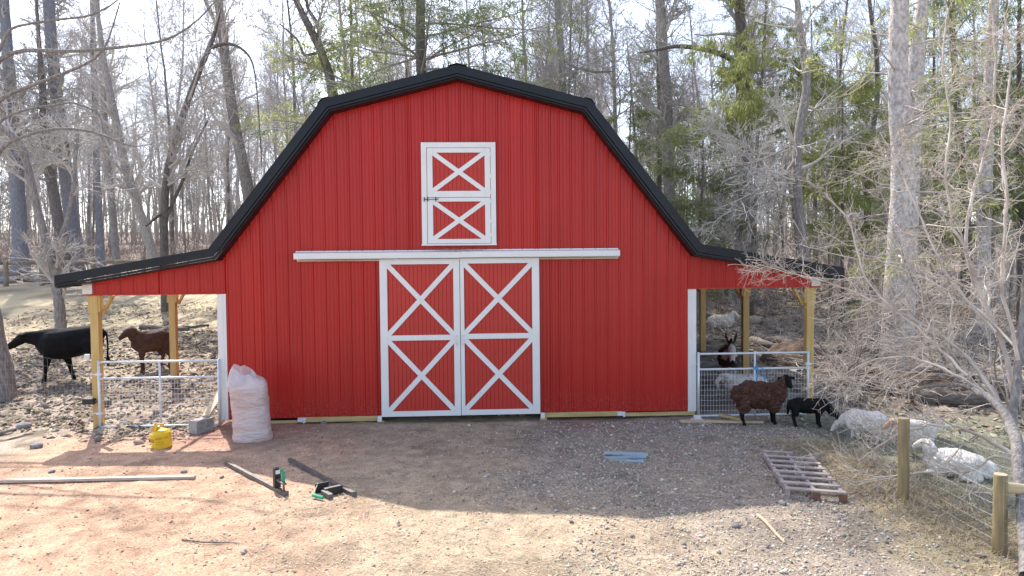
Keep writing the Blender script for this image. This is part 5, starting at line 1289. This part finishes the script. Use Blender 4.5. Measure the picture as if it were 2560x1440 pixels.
# tan-faced goat behind the round post
p = gat(2276, 1142)
g3 = empty('goat', (p[0]+.10, p[1]+.12, p[2]), RAD(165), 'white goat with a tan head standing behind the middle fence post', 'goat')
segs = [([(-.24,0,.36), (0,0,.36), (.14,0,.40), (.20,0,.46)], [(.11,.15), (.13,.17), (.11,.15), (.08,.10)])]
for x, y in ((.10, .07), (.06, -.07), (-.22, .07), (-.25, -.07)): segs.append(([(x, y, .32), (x, y, .17), (x, y, .04)], [.065, .035, .022]))
blob('goat_body', segs, 'goatw', g3, .014, (.03, 20, .12, .3), 3)
hs = [([(.20,0,.50), (.28,0,.49), (.36,0,.43), (.39,0,.40)], [(.055,.06), (.054,.058), (.038,.04), (.032,.028)])]
for q in (-1, 1): hs.append(([(.22, q*.05, .50), (.21, q*.12, .43)], [(.018,.028), (.012,.02)]))
blob('head', hs, 'tan', g3, .011, None, 3)
for q in (-1, 1): eye(g3, (.29, q*.05, .51), .009)

# ------------------------------------------------------------------ fences
def wire_fence(name, line, h, label, dx=.14, rows=9, r=.0016, group=None, mt='wire'):
    m = MB(); line = [np.array(q, float) for q in line]; pts = []
    for a, b_ in zip(line[:-1], line[1:]):
        L_ = np.linalg.norm(b_-a); n = max(1, int(L_/dx))
        for k in range(n): pts.append(a+(b_-a)*k/n)
    pts.append(line[-1]); pts = np.array(pts); zg = np.array([float(Hb(x, y)) for x, y in pts])
    zz = [h*(k/(rows-1))**1.12+.03 for k in range(rows)]
    sag = .012*np.sin(np.arange(len(pts))*.9)
    for z in zz: m.tube(np.column_stack([pts, zg+z+sag*z/h]), r, 3, False)
    for i, (x, y) in enumerate(pts): m.tube([(x, y, zg[i]+.03), (x+.004*math.sin(i*2.2), y, zg[i]+h*.5), (x, y, zg[i]+h+.03)], r, 3, False)
    o = m.build(name, MT[mt]); return tag(o, label, 'fence', group)
def round_post(par, x, y, h, r, mt='post', name='fence_post', depth=.3):
    m = MB(); z = G(x, y); n = 8
    prof = [(r*1.02, -depth), (r, h*.3), (r*.985, h*.7), (r*.97, h-.012), (r*.93, h)]
    m.lathe(prof, (0, 0, 0), 16); o = m.build(name, MT[mt], par, True); o.location = (x, y, z) if par is None else (x, y, z)
    m = MB(); m.lathe([(r*.925, h+.0005), (r*.90, h+.004)], (0, 0, 0), 16); c = m.build('cut_top', MT['cut'], o)
    return o
fp1 = gat(2258, 1254); fp2 = np.array([5.50, -6.45, G(5.5, -6.45)])
o = round_post(None, fp1[0], fp1[1], 1.02, .066); tag(o, 'round wooden fence post at the gravel edge, standing alone in the wire fence', 'fence post', 'round wooden posts of the front fence')
p2x = gat(2499, 1385); o = round_post(None, p2x[0], p2x[1], .80, .064); tag(o, 'round wooden fence post at lower right with a thick rail on its right side', 'fence post', 'round wooden posts of the front fence')
m = MB(); pp = np.array([p2x[0]+.05, p2x[1]+.02, G(p2x[0], p2x[1])+.66]); m.tube([(0, 0, 0), (1.6, -.25, -.12)], .055, 12); o = m.build('fence_rail', MT['rail']); o.location = pp; tag(o, 'thick peeled rail running out of the right edge from the lower right post', 'rail')
wire_fence('wire_fence', [(6.78, .0), (6.2, -2.3), (fp1[0]+.07, fp1[1]), (p2x[0]-.02, p2x[1]-.07), (p2x[0]+.9, p2x[1]-1.4)], 1.0, 'woven wire fence from the right shed past the round posts to the lower right', .13, 9, .0011)
wire_fence('wire_fence', [(-6.80, .02), (-8.6, 1.3), (-10.6, 1.75), (-13, 2.2)], 1.05, 'thin woven wire fence from the left shed post to the nearest tree', .15, 8, .0013)
# back rail fence, left
rf = empty('rail_fence', (0, 0, 0), 0, 'weathered post and rail fence crossing the pasture at the left below the wood', 'fence')
Wp = []
for (px, y) in ((-95, 18.6), (15, 19.2), (105, 20), (233, 20.6), (360, 21.5)):
    q = at(px, 690, y); Wp.append((q[0], y)); o = round_post(rf, q[0], y, 1.28, .115 if px == 105 else .10, 'oldrail')
for (a, b_) in zip(Wp[:-1], Wp[1:]):
    m = MB(); za, zb_ = G(*a)+1.02, G(*b_)+1.02; m.tube([(a[0]+.1, a[1], za), ((a[0]+b_[0])/2, (a[1]+b_[1])/2, (za+zb_)/2+.03), (b_[0]-.1, b_[1], zb_)], [.075, .085, .07], 9); m.build('rail', MT['oldrail'], rf, True)
# back fence, right
rf2 = empty('rail_fence', (0, 0, 0), 0, 'round-rail fence seen through the right shed opening behind the cream sheep', 'fence')
Wp = []
for (px, y) in ((1742, 13), (1885, 14), (2082, 14.5), (2290, 14.8)):
    q = at(px, 720, y); Wp.append((q[0], y)); round_post(rf2, q[0], y, 1.25, .085, 'oldrail')
a, b_ = Wp[0], Wp[1]; m = MB(); m.tube([(a[0], a[1], G(*a)+1.1), (b_[0], b_[1], G(*b_)+1.05)], .07, 9); m.build('rail', MT['rail'], rf2, True)
wire_fence('wire_fence', [Wp[0], Wp[1], Wp[2], Wp[3], (Wp[3][0]+5, 14)], 1.15, 'dark woven wire fence crossing the wood floor behind the right shed', .2, 8, .003)

# ------------------------------------------------------------------ rocks, logs, dirt and debris
def rock(x, y, s, label=None, group=None, sq=.6, z=None, mt='rock', sink=.25):
    bm = bmesh.new(); bmesh.ops.create_icosphere(bm, subdivisions=2, radius=1)
    k = random.random()*99
    for v in bm.verts:
        f = 1+.55*float(vnoise(v.co.x*1.3+k, v.co.y*1.3+v.co.z*1.7+k))+.25*float(vnoise(v.co.x*3+k, v.co.z*3+v.co.y*2)); v.co *= f; v.co.z *= sq; v.co.x *= random.uniform(.97, 1.03)
    me = bpy.data.meshes.new('rock'); bm.to_mesh(me); bm.free(); me.materials.append(MT[mt]); o = bpy.data.objects.new('rock', me); C.objects.link(o)
    o.scale = (s, s*random.uniform(.7, 1), s); o.rotation_euler = (0, 0, random.uniform(0, 6)); o.location = (x, y, (G(x, y) if z is None else z)+s*sq*(1-sink*2)); 
    return tag(o, label, 'rock' if label else None, group)
for i in range(46):
    px = random.uniform(-20, 420); y = 21+random.uniform(0, 5); q = at(px, 690, y); rock(q[0], y, random.uniform(.18, .5), 'grey stone in the rubble heap behind the left rail fence', 'stones heaped behind the left rail fence', .5)
for (px, py, s, l) in ((628, 1100, .05, 'small grey stone at the right foot of the shavings bag'), (1902, 1118, .05, 'small pale stone on the gravel left of the pallet top'), (1955, 1262, .055, 'pale stone just below the near corner of the pallet'),
                       (1840, 1318, .045, 'dark brown stone low in the gravel'), (460, 1182, .05, 'grey stone just above the long board end'), (130, 1182, .05, 'small grey stone above the long pale board, leftmost'), (555, 1196, .04, 'small dark stone left of the jack bars'),
                       (810, 1060, .07, 'pale stone in the soil under the left skirt timber'), (90, 1120, .11, 'grey stone at the edge of the muddy pasture, lower left'), (255, 1012, .16, 'flat pale stone beside the black latch bracket'), (60, 1070, .12, 'grey stone in the mud, far left'), (310, 1060, .07, 'small stone under the left end of the gate')):
    q = gat(px, py); rock(q[0], q[1], s, l)
def log(px0, py0, y0, px1, py1, y1, r, mt, label, cat='log', dz=0, group=None, ends=True):
    a, b_ = place(px0, py0, y0), place(px1, py1, y1)
    if dz is not None: a[2] += r*.7; b_[2] += r*.7+dz
    c = (a+b_)/2; n = 7; P = np.array([a-c+(b_-a)*t for t in np.linspace(0, 1, n)]); P[1:-1] += trng.normal(0, r*.25, (n-2, 3)); R = r*(1+trng.normal(0, .06, n))*np.linspace(1.08, .85, n)
    o = MB().tube(P, R, 11).build('log', MT[mt], None, False); o.data.polygons.foreach_set('use_smooth', [len(f.vertices) == 4 for f in o.data.polygons]); o.location = c
    return tag(o, label, cat, group)
log(1895, 840, 8.4, 1990, 880, 6.6, .13, 'logm', 'pale fallen log sloping down behind the right shed, upper of the two')
log(1880, 858, 7.8, 1965, 900, 6.0, .11, 'logm', 'thinner fallen log below the pale one behind the right shed')
log(1875, 765, 12.5, 1925, 785, 12.2, .16, 'logl', 'short bright bare log lying behind the rear shed post')
log(2045, 860, 6, 2215, 900, 5, .15, 'logm', 'long grey log right of the right shed post', dz=.1)
log(2080, 868, 4.5, 2190, 930, 3.6, .13, 'logl', 'bright peeled log slanting down behind the wire fence', dz=.05)
log(2200, 930, 3.2, 2420, 985, 2.6, .17, 'logl', 'big pale log lying behind the spruce foot')
log(2300, 950, 1.9, 2520, 1000, 1.6, .20, 'logm', 'dark barked log under the pale one right of the spruce', dz=.1)
log(2290, 1010, 1.0, 2470, 1050, .6, .17, 'logm', 'dark log at the near side of the log heap right of the spruce')
log(2080, 950, 2.4, 2230, 985, 1.8, .12, 'logm', 'brown log left of the spruce foot, half buried in twigs')
log(2040, 905, 4.2, 2150, 915, 3.7, .10, 'logm', 'short dark log against the right shed post')
log(2340, 900, 4.5, 2560, 905, 4, .15, 'logm', 'grey log lying level behind the log heap')
log(2060, 730, 16, 2440, 745, 17, .2, 'logm', 'long fallen trunk on the wood floor at right')
log(1900, 700, 22, 2180, 690, 24, .2, 'logm', 'far fallen trunk above the right shed eave')
log(-40, 668, 22.5, 75, 665, 23, .25, 'logm', 'thick dark log lying behind the left rail fence')
log(60, 672, 22, 210, 690, 22, .14, 'logm', 'thin grey log in the rubble behind the left rail fence')
log(350, 760, 9.5, 470, 752, 9.0, .07, 'logm', 'low dead branch lying in the pasture behind the left shed')
log(455, 755, 9.2, 520, 735, 9.8, .045, 'barkd', 'dark branch in the pasture just left of the white trim')
log(40, 1105, -.2, -60, 1130, -.8, .03, 'logm', 'weathered stick at the lower left edge of the pasture', dz=0)
log(75, 1110, -.4, 2, 1140, -.9, .02, 'logl', 'pale stick crossing the weathered one at the lower left')
m = MB(); q = place(2365, 905, 2.2); m.lathe([(.16, -.1), (.165, .0), (.16, .05)], (0, 0, 0), 14); o = m.build('cut_round', MT['cut']); o.location = q+np.array([0, -.2, .42]); o.rotation_euler = (RAD(75), 0, RAD(25)); tag(o, 'fresh-cut round of wood facing the camera on the log heap', 'log round')
m = MB(); m.lathe([(.12, -.1), (.125, .0), (.12, .05)], (0, 0, 0), 14); o = m.build('cut_round', MT['cut']); o.location = place(2452, 1020, .9)+np.array([0, -.2, .25]); o.rotation_euler = (RAD(80), 0, RAD(-15)); tag(o, 'small fresh-cut wood round at the near end of the log heap', 'log round')
def mound(name, cx, cy, rx, ry, h, mt, label, cat):
    V = []; F = []; n = 26
    for j in range(n+1):
        for i in range(n+1):
            u_ = i/n*2-1; v_ = j/n*2-1; d = max(0, 1-(u_*u_+v_*v_)); x = u_*rx; y = v_*ry
            V.append((x, y, G(cx+x, cy+y)-G(cx, cy)-.03+h*d**.8*(1+.5*float(vnoise(x*4+7, y*4)))+.05*float(vnoise(x*11, y*11))*(d > 0)-.05*(d <= 0)))
    for j in range(n):
        for i in range(n): k = j*(n+1)+i; F.append((k, k+1, k+n+2, k+n+1))
    o = mk(name, V, F, MT[mt], None, True); o.location = (cx, cy, G(cx, cy)); return tag(o, label, cat)
q = place(1990, 880, 4.9); mound('dirt_mound', q[0], 4.9, .95, .8, .52, 'dirt', 'mound of brown dug earth and leaves just left of the outer right shed post', 'dirt mound')
q = place(2380, 980, 1.9); mound('dirt_mound', q[0], 1.9, 2.0, .9, .40, 'dirt', 'long dark earth bank under the log heap at right', 'dirt mound')
q = place(2130, 980, 2.6); mound('dirt_mound', q[0], 2.8, 1.2, .8, .32, 'dirt', 'dark earth bank left of the spruce foot', 'dirt mound')
# leaves on the mounds and loose sticks everywhere behind the right fence
def sticks(name, xr, yr, n, L_, r, mt, zup=0.02, wts=None):
    x = trng.uniform(*xr, n); y = trng.uniform(*yr, n); a = trng.uniform(0, 6.28, n)
    S = np.stack([x, y, H(x, y)+zup+np.abs(trng.normal(0, .05, n))], 1); D = np.stack([np.cos(a), np.sin(a), trng.normal(.05, .18, n)], 1)
    P, R = walk(S, D, L_*trng.uniform(.3, 1.3, n), r*trng.uniform(.4, 1.5, n), 5, .12, 0, .4)
    V, F = tubes(P, R, 5); o = mk(name, V, [F], MT[mt], None, True); return tag(o, kind='stuff')
sticks('woodland_sticks', (7.2, 19), (1.2, 14), 900, .9, .012, 'twigp')
sticks('dark_woodland_sticks', (7.2, 22), (1.2, 24), 800, 1.2, .018, 'logm')
sticks('pasture_sticks', (-17, -5), (1.5, 13), 260, .45, .009, 'logm', 0)
sticks('rubble_branches', (-22, -5), (20.5, 25), 420, 1.6, .022, 'twigp', .25)
sticks('bank_twigs', (7.6, 12.6), (.6, 4.2), 260, .9, .008, 'twigp', .25)

# ------------------------------------------------------------------ the far wood, reading as one mass of grey stems
def far_wood(name, n, yr, h, r):
    y = trng.uniform(*yr, n); half = (y+13)*.95; x = CX+trng.uniform(-1, 1, n)*half
    S = np.stack([x, y, H(x, y)-.2], 1); D = np.stack([trng.normal(0, .06, n), trng.normal(0, .06, n), np.ones(n)], 1)
    P, R = walk(S, D, h*trng.uniform(.55, 1.15, n), r*trng.uniform(.5, 1.5, n), 8, .05, .04, .3)
    P1, R1 = kids(P, R, n*10, .2, 1, 25, 60, h*.26, 5, .14, .06, .45, .3, wts=None); P2, R2 = kids(P1, R1, n*13, .15, 1, 25, 65, h*.12, 3, .15, .04, .6, .5)
    V, F = join([tubes(P, R, 4), tubes(P1, np.maximum(R1, .018), 3), tubes(P2, np.maximum(R2, .014), 3)])
    return tag(mk(name, V, [F], MT['twig'], None, True), kind='stuff')
far_wood('far_wood', 1150, (56, 120), 14, .085)
brushmass('far_understory', (-95, 95), (44, 95), 5200, 2.2, .018, 'brush')
